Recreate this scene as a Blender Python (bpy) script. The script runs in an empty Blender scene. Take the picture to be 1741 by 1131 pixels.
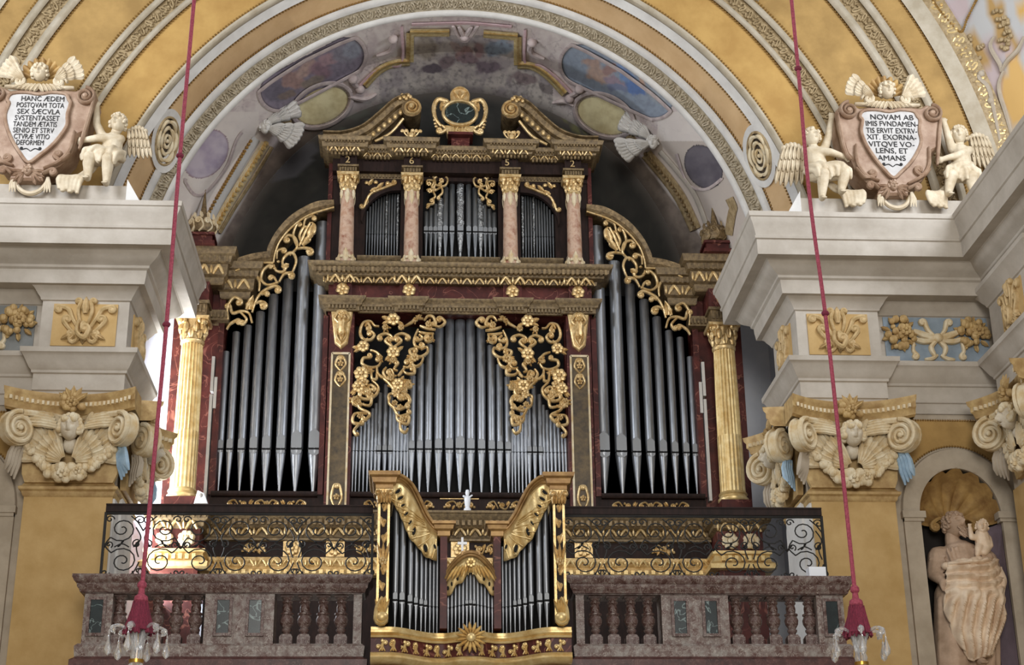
import bpy, bmesh, math, random
from mathutils import Vector, Matrix, noise
random.seed(7)
PI = math.pi
scene = bpy.context.scene
C = scene.collection
# ------------------------------------------------------------------ camera
FPX, PITCH, YAW, ROLL = 2711.16, math.radians(21.79758), math.radians(3.66672), math.radians(-0.65467)
CAM = Vector((-0.601, 0.0, 1.6))
fw = Vector((math.sin(YAW)*math.cos(PITCH), math.cos(YAW)*math.cos(PITCH), math.sin(PITCH)))
r0 = Vector((math.cos(YAW), -math.sin(YAW), 0)); u0 = r0.cross(fw)
rt = r0*math.cos(ROLL) + u0*math.sin(ROLL); up = -r0*math.sin(ROLL) + u0*math.cos(ROLL)
cd = bpy.data.cameras.new('camera'); cam = bpy.data.objects.new('camera', cd); C.objects.link(cam)
cd.sensor_width = 36.0; cd.lens = FPX/1741.0*36.0; cd.clip_end = 200
mw = Matrix((rt, up, -fw)).transposed().to_4x4(); mw.translation = CAM
cam.matrix_world = mw
scene.camera = cam
# ------------------------------------------------------------------ world and light
scene.view_settings.view_transform = 'Standard'; scene.view_settings.look = 'None'
scene.view_settings.gamma = 1.0; scene.view_settings.use_curve_mapping = False
scene.view_settings.exposure = 0.2
w = bpy.data.worlds.new('world'); scene.world = w; w.use_nodes = True
w.node_tree.nodes['Background'].inputs[0].default_value = (0.93, 0.96, 1.0, 1)
w.node_tree.nodes['Background'].inputs[1].default_value = 0.34
def area(name, loc, target, sx, sy, power, col):
    l = bpy.data.lights.new(name, 'AREA'); l.shape = 'RECTANGLE'; l.size = sx; l.size_y = sy
    l.energy = power; l.color = col
    o = bpy.data.objects.new(name, l); C.objects.link(o); o.location = loc
    o.rotation_euler = (Vector(target)-Vector(loc)).to_track_quat('-Z', 'Y').to_euler(); return o
# added area lights, nave sides and front, unseen; daylight through the bay window
area('added_side_light_left', (-6.9, 13.6, 11.9), (3.6, 18.6, 8.8), 2.4, 2.4, 300, (0.84, 0.9, 1.0))  # added pair of side lights to brighten the cornice returns, no window modelled
area('added_side_light_right', (6.9, 13.6, 11.9), (-3.6, 18.6, 8.8), 2.4, 2.4, 300, (0.84, 0.9, 1.0))
area('added_front_light', (0, -9, 8.5), (0, 18, 10.5), 7, 9, 2300, (1.0, 0.96, 0.9))  # added frontal fill behind the camera to brighten the bay vault
area('window_light_bay_left', (-4.72, 20.4, 7.9), (0, 20.4, 10.2), 1.7, 4.4, 480, (0.86, 0.92, 1.0))

def W(px, py, Y):
    """the point of the plane y = Y that the photograph shows at pixel (px, py)"""
    d = fw*FPX + rt*(px-870.5) - up*(py-565.5)
    return CAM + d*(Y/d.y)
def XZ(px, py, Y):
    q = W(px, py, Y); return (q.x, q.z)
def TR(Y, pts): return [XZ(x, y, Y) for x, y in pts]

# ------------------------------------------------------------------ mesh builder
class MB:
    def __init__(s): s.v = []; s.f = []; s.M = None; s.smooth = True; s.cols = None
    def add(s, vs, fs):
        o = len(s.v)
        if s.M is not None: vs = [s.M @ Vector(q) for q in vs]
        s.v.extend(tuple(q) for q in vs); s.f.extend(tuple(i+o for i in f) for f in fs)
    def box(s, x0, x1, y0, y1, z0, z1):
        s.add([(x0,y0,z0),(x1,y0,z0),(x1,y1,z0),(x0,y1,z0),(x0,y0,z1),(x1,y0,z1),(x1,y1,z1),(x0,y1,z1)],
              [(0,3,2,1),(4,5,6,7),(0,1,5,4),(1,2,6,5),(2,3,7,6),(3,0,4,7)])
    def prism(s, pts, y0, y1, bev=0.0):
        """outline in (x, z) extruded from y1 (back) to y0 (front), optional bevelled front"""
        n = len(pts)
        a = sum(pts[i][0]*pts[(i+1)%n][1]-pts[(i+1)%n][0]*pts[i][1] for i in range(n))
        if a < 0: pts = pts[::-1]
        back = [(x, y1, z) for x, z in pts]
        if bev:
            cx = sum(p[0] for p in pts)/n; cz = sum(p[1] for p in pts)/n
            mid = [(x, y0+bev, z) for x, z in pts]
            fr = []
            for i in range(n):
                a0 = pts[i-1]; a1 = pts[(i+1)%n]; dx = a1[0]-a0[0]; dz = a1[1]-a0[1]; l = math.hypot(dx, dz) or 1
                fr.append((pts[i][0]-dz/l*bev, y0, pts[i][1]+dx/l*bev))
            rows = [back, mid, fr]
        else: rows = [back, [(x, y0, z) for x, z in pts]]
        vs = [q for r in rows for q in r]; fs = []
        for k in range(len(rows)-1):
            for i in range(n):
                j = (i+1) % n; fs.append((k*n+i, k*n+j, (k+1)*n+j, (k+1)*n+i))
        fs.append(tuple((len(rows)-1)*n+i for i in range(n))); fs.append(tuple(reversed(range(n))))
        s.add(vs, fs)
    def lathe(s, prof, c=(0,0,0), n=16, a0=0, a1=2*PI, flute=0, fd=0.0):
        """profile [(r, z)] turned about the vertical through c"""
        full = abs(a1-a0-2*PI) < 1e-6; m = n if full else n+1; vs = []; fs = []
        for r, z in prof:
            for i in range(m):
                a = a0+(a1-a0)*i/n; rr = r
                if flute and fd: rr = r-fd*(0.5-0.5*math.cos(a*flute))
                vs.append((c[0]+rr*math.cos(a), c[1]+rr*math.sin(a), c[2]+z))
        for k in range(len(prof)-1):
            for i in range(n):
                j = (i+1) % m; fs.append((k*m+i, k*m+j, (k+1)*m+j, (k+1)*m+i))
        if full: fs.append(tuple(reversed(range(m)))); fs.append(tuple((len(prof)-1)*m+i for i in range(m)))
        s.add(vs, fs)
    def tube(s, pts, rad, n=6, cap=True):
        pts = [Vector(p) for p in pts]; N = len(pts)
        if not hasattr(rad, '__len__'): rad = [rad]*N
        t = [(pts[min(i+1, N-1)]-pts[max(i-1, 0)]).normalized() for i in range(N)]
        ref = Vector((0, 1, 0)) if abs(t[0].y) < .9 else Vector((1, 0, 0))
        u = (ref-t[0]*ref.dot(t[0])).normalized(); vs = []; fs = []
        for i in range(N):
            u = (u-t[i]*u.dot(t[i])); u = u.normalized() if u.length > 1e-6 else t[i].orthogonal().normalized()
            v = t[i].cross(u)
            for k in range(n):
                a = 2*PI*k/n; vs.append(pts[i]+(u*math.cos(a)+v*math.sin(a))*rad[i])
        for i in range(N-1):
            for k in range(n):
                j = (k+1) % n; fs.append((i*n+k, i*n+j, (i+1)*n+j, (i+1)*n+k))
        if cap: fs.append(tuple(reversed(range(n)))); fs.append(tuple((N-1)*n+k for k in range(n)))
        s.add(vs, fs)
    def rib(s, pts, wd, y, d=None, back=0.012):
        """carved half-round strip in the plane y, standing d proud towards -y; pts in (x, z)"""
        N = len(pts)
        if not hasattr(wd, '__len__'): wd = [wd]*N
        sec = [(-1, 0), (-.72, .72), (0, 1), (.72, .72), (1, 0)]; vs = []; fs = []
        for i in range(N):
            a = pts[max(i-1, 0)]; b = pts[min(i+1, N-1)]; dx = b[0]-a[0]; dz = b[1]-a[1]; l = math.hypot(dx, dz) or 1
            nx, nz = -dz/l, dx/l; h = (d if d is not None else wd[i])
            h = h*min(1, wd[i]/max(wd)+.25)
            for o, e in sec: vs.append((pts[i][0]+nx*o*wd[i], y-e*h, pts[i][1]+nz*o*wd[i]))
            vs.append((pts[i][0]+nx*wd[i]*.9, y+back, pts[i][1]+nz*wd[i]*.9)); vs.append((pts[i][0]-nx*wd[i]*.9, y+back, pts[i][1]-nz*wd[i]*.9))
        for i in range(N-1):
            for k in range(7):
                j = (k+1) % 7; fs.append((i*7+k, i*7+j, (i+1)*7+j, (i+1)*7+k))
        fs.append(tuple(reversed(range(7)))); fs.append(tuple((N-1)*7+k for k in range(7)))
        s.add(vs, fs)
    def blob(s, c, r, n=8, m=5, rot=None):
        vs = []; fs = []; R = rot
        if not hasattr(r, '__len__'): r = (r, r, r)
        for k in range(1, m):
            ph = PI*k/m
            for i in range(n):
                a = 2*PI*i/n; q = Vector((r[0]*math.sin(ph)*math.cos(a), r[1]*math.sin(ph)*math.sin(a), r[2]*math.cos(ph)))
                if R is not None: q = R @ q
                vs.append(q+Vector(c))
        t = Vector((0, 0, r[2])); b = Vector((0, 0, -r[2]))
        if R is not None: t = R @ t; b = R @ b
        vs.append(t+Vector(c)); vs.append(b+Vector(c)); T = len(vs)-2
        for k in range(m-2):
            for i in range(n):
                j = (i+1) % n; fs.append((k*n+i, (k+1)*n+i, (k+1)*n+j, k*n+j))
        for i in range(n):
            j = (i+1) % n; fs.append((T, i, j)); fs.append((T+1, (m-2)*n+j, (m-2)*n+i))
        s.add(vs, fs)
    def limb(s, a, b, ra, rb, n=10):
        """tapered capsule"""
        a = Vector(a); b = Vector(b); t = (b-a).normalized(); L = (b-a).length
        s.tube([a-t*ra*.9, a-t*ra*.6, a, a+(b-a)*.33, a+(b-a)*.66, b, b+t*rb*.6, b+t*rb*.9],
               [ra*.3, ra*.78, ra, ra*.68+rb*.34, ra*.34+rb*.68, rb, rb*.78, rb*.3], n)
    def sweep(s, path, prof, side=1, ends=True):
        """moulding profile [(offset, z)] along a plan polyline [(x, y)], mitred; side=1: room on the left"""
        n = len(path); P = len(prof); vs = []; fs = []
        for i in range(n):
            ds = []
            if i > 0: ds.append((Vector(path[i])-Vector(path[i-1])).normalized())
            if i < n-1: ds.append((Vector(path[i+1])-Vector(path[i])).normalized())
            ns = [Vector((-d.y, d.x))*side for d in ds]
            m = ns[0] if len(ns) == 1 else (ns[0]+ns[1])/(1+ns[0].dot(ns[1]))
            for off, z in prof: vs.append((path[i][0]+m.x*off, path[i][1]+m.y*off, z))
        for i in range(n-1):
            for k in range(P-1):
                q = (i*P+k, (i+1)*P+k, (i+1)*P+k+1, i*P+k+1); fs.append(q if side > 0 else q[::-1])
        if ends: fs.append(tuple(range(P))); fs.append(tuple((n-1)*P+k for k in reversed(range(P))))
        s.add(vs, fs)
    def build(s, name, mat, parent=None, smooth=None, auto=40):
        me = bpy.data.meshes.new(name); me.from_pydata(s.v, [], s.f); me.update()
        if s.cols is not None:
            ca = me.color_attributes.new('paint', 'FLOAT_COLOR', 'POINT')
            ca.data.foreach_set('color', [c for q in s.cols for c in q])
        me.materials.append(mat)
        sm = s.smooth if smooth is None else smooth
        if sm:
            me.polygons.foreach_set('use_smooth', [True]*len(me.polygons))
            try: me.set_sharp_from_angle(angle=math.radians(auto))
            except Exception: pass
        o = bpy.data.objects.new(name, me); C.objects.link(o)
        if parent is not None: o.parent = parent
        return o
def cr(pts, sub=6, closed=False):
    """Catmull-Rom through points of any dimension"""
    P = [Vector(p) for p in pts]; n = len(P); out = []
    rng = range(n if closed else n-1)
    for i in rng:
        if closed: a, b, c, d = P[(i-1) % n], P[i], P[(i+1) % n], P[(i+2) % n]
        else: a, b, c, d = P[max(i-1, 0)], P[i], P[i+1], P[min(i+2, n-1)]
        for k in range(sub):
            t = k/sub; out.append(0.5*((2*b)+(c-a)*t+(2*a-5*b+4*c-d)*t*t+(3*b-a-3*c+d)*t**3))
    if not closed: out.append(P[-1])
    return [tuple(q) for q in out]
def curl(end, tang, r, sgn, turns=1.25, n=12):
    """spiral that continues from an end point with the given tangent"""
    t = Vector(tang).normalized(); nrm = Vector((-t.y, t.x))*sgn
    c = Vector(end)+nrm*r; a0 = math.atan2(-nrm.y, -nrm.x); out = []
    for i in range(1, n+1):
        f = i/n; a = a0+sgn*2*PI*turns*f; rr = r*(1-.78*f); out.append((c.x+rr*math.cos(a), c.y+rr*math.sin(a)))
    return out
def vine(mb, pts, wd, y, c0=None, c1=None, d=None, taper=.55, sub=5):
    """S-scroll in (x, z) with optional spirals (radius, sign) at its ends"""
    P = cr(pts, sub)
    if c0:
        t = Vector(P[0])-Vector(P[1]); P = curl(P[0], t, c0[0], c0[1])[::-1]+P
    if c1:
        t = Vector(P[-1])-Vector(P[-2]); P = P+curl(P[-1], t, c1[0], c1[1])
    n = len(P); ws = [wd*(taper+(1-taper)*math.sin(PI*min(1, max(0, i/(n-1))))) for i in range(n)]
    mb.rib(P, ws, y, d)
    for c, e in ((c0, P[0]), (c1, P[-1])):
        if c: mb.blob((e[0], y-wd*.5, e[1]), wd*.95, 6, 4)
def feather(mb, x, z, ang, L, wd, y, d=.02, curve=0.0):
    """blunt feather with a quill line, base at (x, z)"""
    n = 7; vs = []; fs = []
    for i in range(n+1):
        t = i/n; a = ang+curve*t; cx = x+L*t*math.cos(ang+curve*t*.5); cz = z+L*t*math.sin(ang+curve*t*.5)
        ww = wd*min(1, .45+.9*t)*(1 if t < .7 else math.sqrt(max(0.02, 1-((t-.7)/.3)**2))); nx, nz = -math.sin(a), math.cos(a); h = d*(.5+.5*math.sin(PI*(.1+.8*t)))
        vs += [(cx+nx*ww, y, cz+nz*ww), (cx+nx*ww*.55, y-h, cz+nz*ww*.55), (cx, y-h*.45, cz), (cx-nx*ww*.55, y-h, cz-nz*ww*.55), (cx-nx*ww, y, cz-nz*ww)]
    for i in range(n):
        for k in range(4): fs.append((i*5+k, i*5+k+1, (i+1)*5+k+1, (i+1)*5+k))
    mb.add(vs, fs)
def rosette(mb, x, z, r, y, petals=6, d=None):
    d = d or r*.5
    for k in range(petals):
        a = 2*PI*k/petals+.3
        mb.blob((x+math.cos(a)*r*.58, y-d*.4, z+math.sin(a)*r*.58), (r*.4, d*.6, r*.4), 6, 4)
    mb.blob((x, y-d*.8, z), (r*.3, d*.6, r*.3), 6, 4)
def leaf(mb, x, z, ang, L, wd, y, d=.02, curve=0.0):
    """pointed carved leaf with a mid rib, base at (x, z)"""
    n = 6; vs = []; fs = []
    for i in range(n+1):
        t = i/n; a = ang+curve*t; cx = x+L*t*math.cos(ang+curve*t*.5); cz = z+L*t*math.sin(ang+curve*t*.5)
        ww = wd*math.sin(PI*min(1, .12+.88*t))**.8*(1 if i < n else .1); nx, nz = -math.sin(a), math.cos(a)
        if i % 2: ww *= .8
        h = d*math.sin(PI*(.15+.8*t))
        vs += [(cx+nx*ww, y, cz+nz*ww), (cx+nx*ww*.5, y-h, cz+nz*ww*.5), (cx, y-h*.6, cz), (cx-nx*ww*.5, y-h, cz-nz*ww*.5), (cx-nx*ww, y, cz-nz*ww)]
    for i in range(n):
        for k in range(4): fs.append((i*5+k, i*5+k+1, (i+1)*5+k+1, (i+1)*5+k))
    mb.add(vs, fs)
# ------------------------------------------------------------------ tagging
def tag(o, label=None, cat=None, group=None, kind=None):
    if label: o['label'] = label
    if cat: o['category'] = cat
    if group: o['group'] = group
    if kind: o['kind'] = kind
    return o
def thing(name, label, cat, loc=(0, 0, 0), group=None):
    o = bpy.data.objects.new(name, None); C.objects.link(o); o.empty_display_size = .1
    o['_loc'] = list(loc); return tag(o, label, cat, group)
def place(root, loc):
    """put the Empty at the thing's base and keep the parts where they are"""
    root.location = loc; inv = Matrix.Translation(Vector(loc)).inverted()
    for ch in root.children: ch.matrix_parent_inverse = inv
def struct(o): o['kind'] = 'structure'; return o
def stuff(o): o['kind'] = 'stuff'; return o
def mirror(mb):
    m = MB(); m.v = [(-x, y, z) for x, y, z in mb.v]; m.f = [f[::-1] for f in mb.f]; m.cols = mb.cols; return m
def dupm(o, parent, M):
    c = o.copy(); C.objects.link(c); c.parent = parent; c.matrix_world = M @ o.matrix_world; return c
# ------------------------------------------------------------------ materials
def lin(h):
    if isinstance(h, str):
        h = h.lstrip('#'); h = [int(h[i:i+2], 16)/255 for i in (0, 2, 4)]
        h = [c/12.92 if c <= .04045 else ((c+.055)/1.055)**2.4 for c in h]
    return (h[0], h[1], h[2], 1)
def mat(name, col, rough=.6, metal=0.0, col2=None, scale=4.0, detail=6, bump=0.0, bscale=30.0, lo=.35, hi=.65,
        col3=None, vein=None, vscale=3.0, vw=.02, attr=None, spec=.5, trans=0.0, stretch=None):
    m = bpy.data.materials.new(name); m.use_nodes = True; nt = m.node_tree; b = nt.nodes['Principled BSDF']
    b.inputs['Base Color'].default_value = lin(col); b.inputs['Roughness'].default_value = rough; b.inputs['Metallic'].default_value = metal
    b.inputs['Specular IOR Level'].default_value = spec
    if trans: b.inputs['Transmission Weight'].default_value = trans
    tc = nt.nodes.new('ShaderNodeTexCoord'); vec = tc.outputs['Object']
    if stretch:
        mp = nt.nodes.new('ShaderNodeMapping'); mp.inputs['Scale'].default_value = stretch; nt.links.new(vec, mp.inputs[0]); vec = mp.outputs[0]
    out = None
    if attr:
        a = nt.nodes.new('ShaderNodeAttribute'); a.attribute_name = attr; out = a.outputs['Color']
    if col2:
        n = nt.nodes.new('ShaderNodeTexNoise'); n.inputs['Scale'].default_value = scale; n.inputs['Detail'].default_value = detail
        n.inputs['Roughness'].default_value = .62; nt.links.new(vec, n.inputs['Vector'])
        r = nt.nodes.new('ShaderNodeValToRGB'); e = r.color_ramp.elements
        e[0].position = lo; e[0].color = lin(col); e[1].position = hi; e[1].color = lin(col2)
        if col3:
            k = r.color_ramp.elements.new((lo+hi)/2); k.color = lin(col3)
        nt.links.new(n.outputs['Fac'], r.inputs[0])
        if out is None: out = r.outputs[0]
        else:
            mx = nt.nodes.new('ShaderNodeMix'); mx.data_type = 'RGBA'; mx.blend_type = 'MULTIPLY'; mx.inputs[0].default_value = 1
            nt.links.new(out, mx.inputs[6]); nt.links.new(r.outputs[0], mx.inputs[7]); out = mx.outputs[2]
    if vein:
        n = nt.nodes.new('ShaderNodeTexNoise'); n.inputs['Scale'].default_value = vscale; n.inputs['Detail'].default_value = 3
        n.inputs['Distortion'].default_value = 1.2; nt.links.new(vec, n.inputs['Vector'])
        s = nt.nodes.new('ShaderNodeMath'); s.operation = 'SUBTRACT'; s.inputs[1].default_value = .5; nt.links.new(n.outputs['Fac'], s.inputs[0])
        ab = nt.nodes.new('ShaderNodeMath'); ab.operation = 'ABSOLUTE'; nt.links.new(s.outputs[0], ab.inputs[0])
        r = nt.nodes.new('ShaderNodeMapRange'); r.inputs[1].default_value = 0; r.inputs[2].default_value = vw; r.inputs[3].default_value = .8; r.inputs[4].default_value = 0
        nt.links.new(ab.outputs[0], r.inputs[0])
        mx = nt.nodes.new('ShaderNodeMix'); mx.data_type = 'RGBA'; nt.links.new(r.outputs[0], mx.inputs[0])
        if out is not None: nt.links.new(out, mx.inputs[6])
        else: mx.inputs[6].default_value = lin(col)
        mx.inputs[7].default_value = lin(vein); out = mx.outputs[2]
    if out is not None: nt.links.new(out, b.inputs['Base Color'])
    if bump:
        n = nt.nodes.new('ShaderNodeTexNoise'); n.inputs['Scale'].default_value = bscale; n.inputs['Detail'].default_value = 4; nt.links.new(vec, n.inputs['Vector'])
        bp = nt.nodes.new('ShaderNodeBump'); bp.inputs['Strength'].default_value = bump; bp.inputs['Distance'].default_value = .02
        nt.links.new(n.outputs['Fac'], bp.inputs['Height']); nt.links.new(bp.outputs[0], b.inputs['Normal'])
    return m
M = {}
M['stucco'] = mat('pale_grey_stucco', '#b9b0a3', .8, col2='#a59b8d', scale=2.2, bump=.12, bscale=12)
M['stuccow'] = mat('white_stucco', '#d2cfc9', .8, col2='#c0bcb6', scale=3, bump=.1, bscale=14)
M['stone'] = mat('beige_wall_plaster', '#b3a693', .85, col2='#a09380', scale=3, bump=.15, bscale=16)
M['ochre'] = mat('ochre_wall_paint', '#bf9f6a', .8, col2='#ae8d56', scale=2.5, detail=8, bump=.12, bscale=18)
M['ochre2'] = mat('ochre_vault_paint', '#b18e54', .85, col2='#987844', scale=2.6, detail=9, bump=.1, bscale=20)
M['tan'] = mat('tan_arch_paint', '#d4b284', .85, col2='#c6a274', scale=2.5, bump=.08)
M['orn'] = mat('gilded_ochre_stucco', '#b09a74', .65, .05, col2='#86704c', scale=14, bump=.3, bscale=50)
M['bead'] = mat('brown_gold_beading', '#a07c42', .5, .2, col2='#7c5c2c', scale=30)
M['capst'] = mat('cream_capital_stucco', '#dacdb0', .7, col2='#c4aa7c', scale=7, bump=.2, bscale=40)
M['capgold'] = mat('gold_ochre_stucco', '#c2a570', .6, .08, col2='#a08050', scale=8, bump=.15, bscale=30)
M['face'] = mat('white_face_stucco', '#d6ccb8', .75, col2='#bfb096', scale=9)
M['bluecloth'] = mat('pale_blue_drapery', '#9db4c4', .8, col2='#7e98ac', scale=8)
M['pinkcloth'] = mat('pale_rose_drapery', '#d9bfc0', .8, col2='#c7a2a6', scale=8)
M['blue'] = mat('blue_grey_frieze_paint', '#8e9ba6', .85, col2='#7b8893', scale=5)
M['greyblue'] = mat('slate_frieze_paint', '#868886', .85, col2='#757876', scale=5)
M['putto'] = mat('ivory_stucco_figure', '#d2c4aa', .7, col2='#b5a283', scale=6, bump=.12, bscale=30)
M['cart'] = mat('rose_brown_cartouche', '#a58b74', .6, .05, col2='#84664e', scale=6, bump=.2, bscale=24)
M['plaque'] = mat('pale_inscription_plaque', '#bdb9b4', .75, col2='#a8a39d', scale=5)
M['ink'] = mat('black_lettering', '#1c1a19', .7)
M['gold'] = mat('polished_gold_leaf', '#e6cb98', .36, .5, col2='#bb985e', scale=18, bump=.15, bscale=60)
M['goldlt'] = mat('bright_gold_leaf', '#e4cc94', .4, .5, col2='#c8a566', scale=9, bump=.1, bscale=40)
M['golddk'] = mat('old_dull_gold', '#937c58', .5, .4, col2='#57462e', scale=16, bump=.25, bscale=50)
M['molding'] = mat('brown_gilded_molding', '#86714f', .5, .3, col2='#5a4a34', scale=20, bump=.2, bscale=60)
M['wood'] = mat('dark_brown_case_wood', '#2c1c17', .6, col2='#1c110d', scale=5, spec=.2, stretch=(4, 4, 1))
M['redmar'] = mat('red_marbled_wood', '#5c2b25', .45, col2='#3c1b19', scale=5, spec=.25, vein='#8e5a4c', vscale=2.2, vw=.012)
M['brmar'] = mat('brown_marbled_panel', '#63502f', .5, col2='#372a18', scale=9)
M['colmar'] = mat('pink_brown_marble_column', '#a8795b', .35, col2='#8a5238', scale=7, col3='#c2a58e', lo=.3, hi=.7)
M['black'] = mat('black_interior', '#0e0c0b', .9)
M['tin'] = mat('grey_tin_pipe', '#a6a8ab', .4, .85, col2='#8d9094', scale=6, stretch=(6, 6, .8))
M['tindk'] = mat('dark_tin_pipe', '#87898a', .36, .85, col2='#6f7172', scale=6, stretch=(6, 6, .8))
M['emboss'] = mat('embossed_tin', '#c6c7c6', .3, .8, col2='#6c6d6d', scale=26, bump=.8, bscale=45)
M['mouth'] = mat('matt_tin_mouth', '#8e9092', .55, .6)
M['marble'] = mat('grey_red_mottled_marble', '#7c7069', .4, col2='#4a3029', scale=14, col3='#66504a', lo=.36, hi=.62, vein='#aca096', vscale=16, vw=.02, detail=10, bump=.2, bscale=40, spec=.3)
M['marblelt'] = mat('pale_mottled_marble', '#928a82', .4, col2='#5c4038', scale=12, col3='#7a6a62', lo=.36, hi=.64, vein='#b8aea4', vscale=15, vw=.022, detail=10, bump=.2, bscale=40, spec=.3)
M['marbledk'] = mat('dark_red_marble', '#5c3a34', .4, col2='#3c2320', scale=10, vein='#7c625a', vscale=12, vw=.015, spec=.3)
M['green'] = mat('green_black_marble', '#121918', .25, col2='#1f2b2a', scale=6, vein='#8fa09c', vscale=3.4, vw=.016)
M['iron'] = mat('black_wrought_iron', '#16130f', .5, .4)
M['rope'] = mat('crimson_rope', '#a84a5c', .8, col2='#80303f', scale=60)
M['tassel'] = mat('burgundy_tassel', '#852a40', .85, col2='#541528', scale=30, stretch=(8, 8, .5))
M['crystal'] = mat('clear_cut_crystal', '#ffffff', .04, trans=.85, spec=.8)
M['brass'] = mat('brass', '#b98d3f', .3, .9)
M['shell'] = mat('golden_brown_shell', '#b8965c', .65, .05, col2='#8a683c', scale=5, bump=.1)
M['statue'] = mat('rosy_limestone_figure', '#bfa48c', .75, col2='#a0866e', scale=5, bump=.15, bscale=24)
M['statuelt'] = mat('ivory_limestone_drapery', '#e6d2b8', .7, col2='#cbb093', scale=5, bump=.15, bscale=24)
M['nichedk'] = mat('near_black_niche', '#2a2522', .85, col2='#1a1715', scale=2)
M['lilac'] = mat('lilac_niche_paint', '#8a7a84', .85, col2='#75666e', scale=3)
M['bluew'] = mat('cool_white_bay_wall', '#dfe2e8', .85, col2='#d2d6de', scale=2)
M['bay'] = mat('dark_smoked_vault', '#37322c', .9, col2='#26241f', scale=3, detail=8)
M['paint'] = mat('painted_vault_fresco', '#ffffff', .85, attr='paint')
M['whitebox'] = mat('white_enamel', '#e8eaee', .4)
M['paper'] = mat('aged_cream_card', '#c9bb98', .8)
M['floor'] = mat('pale_stone_floor', '#cfc8bc', .6, col2='#bcb4a8', scale=2)
M['brassy'] = mat('brown_gold_molding', '#a98652', .45, .35, col2='#86643a', scale=10)
M['ribst'] = mat('grey_beige_rib_stucco', '#b9ae9a', .8, col2='#a3967f', scale=4, bump=.15, bscale=20)
M['umber'] = mat('dark_umber_ground', '#4a3c2c', .85, col2='#33291e', scale=6)
M['ornpale'] = mat('pale_carved_stucco', '#b9ac94', .7, col2='#94866c', scale=14, bump=.25, bscale=40)
M['framegold'] = mat('pale_gilded_frame', '#e2d0a2', .5, .2, col2='#c4a868', scale=18, bump=.3, bscale=40)
M['ochre3'] = mat('ochre_band_paint', '#bd9756', .82, col2='#a98245', scale=2.4, detail=9, bump=.1, bscale=18)
# ================================================================== THE SETTING
AC = (772.0, 558.0)                       # centre of the arch family in the photograph
RT = [(402, 21.5), (470, 20.6), (530, 19.25), (575, 18.95), (613, 18.5), (640, 18.3), (711, 18.22), (755, 18.2), (845, 18.15), (900, 18.1), (943, 18.05), (972, 18.0), (1005, 17.95), (1500, 14.5)]
def yr(r):
    for (a, ya), (b, yb) in zip(RT, RT[1:]):
        if r <= b: return ya+(yb-ya)*(r-a)/(b-a)
    return RT[-1][1]
def AP(r, th, dy=0.0):
    return W(AC[0]+r*math.cos(th), AC[1]-r*math.sin(th), yr(r)-dy)
def SP(px, py, dy=0.0):
    """point of the vault surface seen at a pixel, dy in front of it"""
    return W(px, py, yr(math.hypot(px-AC[0], py-AC[1]))-dy)
T0, T1 = math.radians(-22), math.radians(202)
def clip(r, zmin=10.12):
    a = math.radians(90)
    while a > T0 and AP(r, a).z > zmin: a -= .01
    b = math.radians(90)
    while b < T1 and AP(r, b).z > zmin: b += .01
    return a, b
def band(r0, r1, h, name, m, parent, n=120, steps=1, rnd=False):
    th0, th1 = clip((r0+r1)/2); mb = MB(); rows = [(r0, -.02), (r0, h)]
    for k in range(1, steps): 
        t = k/steps; rows.append((r0+(r1-r0)*t, h*(1+.8*math.sin(PI*t)) if rnd else h))
    rows += [(r1, h), (r1, -.02)]
    vs = [AP(r, th0+(th1-th0)*i/n, d) for i in range(n+1) for r, d in rows]; P = len(rows)
    fs = [(i*P+k, (i+1)*P+k, (i+1)*P+k+1, i*P+k+1) for i in range(n) for k in range(P-1)]
    mb.add(vs, fs); return mb.build(name, m, parent)
def beads(r, name, parent, m=None, pitch=.046, size=.0175):
    th0, th1 = clip(r); mb = MB(); th = th0
    while th < th1:
        p = AP(r, th, .015); q = AP(r, th+.001, .015); L = (q-p).length/.001
        if -60 < AC[0]+r*math.cos(th) < 1800 and -40 < AC[1]-r*math.sin(th) < 480:
            mb.blob(p, size, 4, 3)
        th += pitch/L
    return stuff(mb.build(name, m or M['bead'], parent))
def foliage(r0, r1, parent, name, m, pitch=.17, w=.016):
    """running acanthus scroll carved along an arch band"""
    mb = MB(); rm = (r0+r1)/2; th0, th1 = clip(rm); A = (r1-r0)/2*.8; th = th0; k = 0
    while th < th1:
        L = (AP(rm, th+.001)-AP(rm, th)).length/.001; dt = pitch/L
        if -60 < AC[0]+rm*math.cos(th) < 1800 and -40 < AC[1]-rm*math.sin(th) < 480:
            s = 1 if k % 2 else -1
            pts = []
            for i in range(9):
                t = i/8; a = t*1.5*PI; rr = (1-.6*t)
                pts.append(AP(rm+s*A*rr*math.sin(a-.5), th+dt*(.1+.55*rr*(1-math.cos(a))*.6), .02))
            mb.tube(pts, [w*(1-.4*i/8) for i in range(9)], 5)
            mb.blob(AP(rm-s*A*.55, th+dt*.3, .025), w*1.5, 5, 4); mb.blob(AP(rm+s*A*.2, th+dt*.75, .025), w*1.3, 5, 4)
            for q in range(5): mb.blob(AP(rm+A*(((k*7+q*5) % 9)/4.5-1), th+dt*(q+.5)/5, .018), w*(.8+.15*(q % 3)), 5, 3)
            mb.tube([AP(rm-s*A*.9, th+dt*.55, .018), AP(rm-s*A*.3, th+dt*.75, .03), AP(rm-s*A*.7, th+dt*.98, .018)], [w*.5, w, w*.4], 5)
        th += dt; k += 1
    return stuff(mb.build(name, m, parent))
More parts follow.
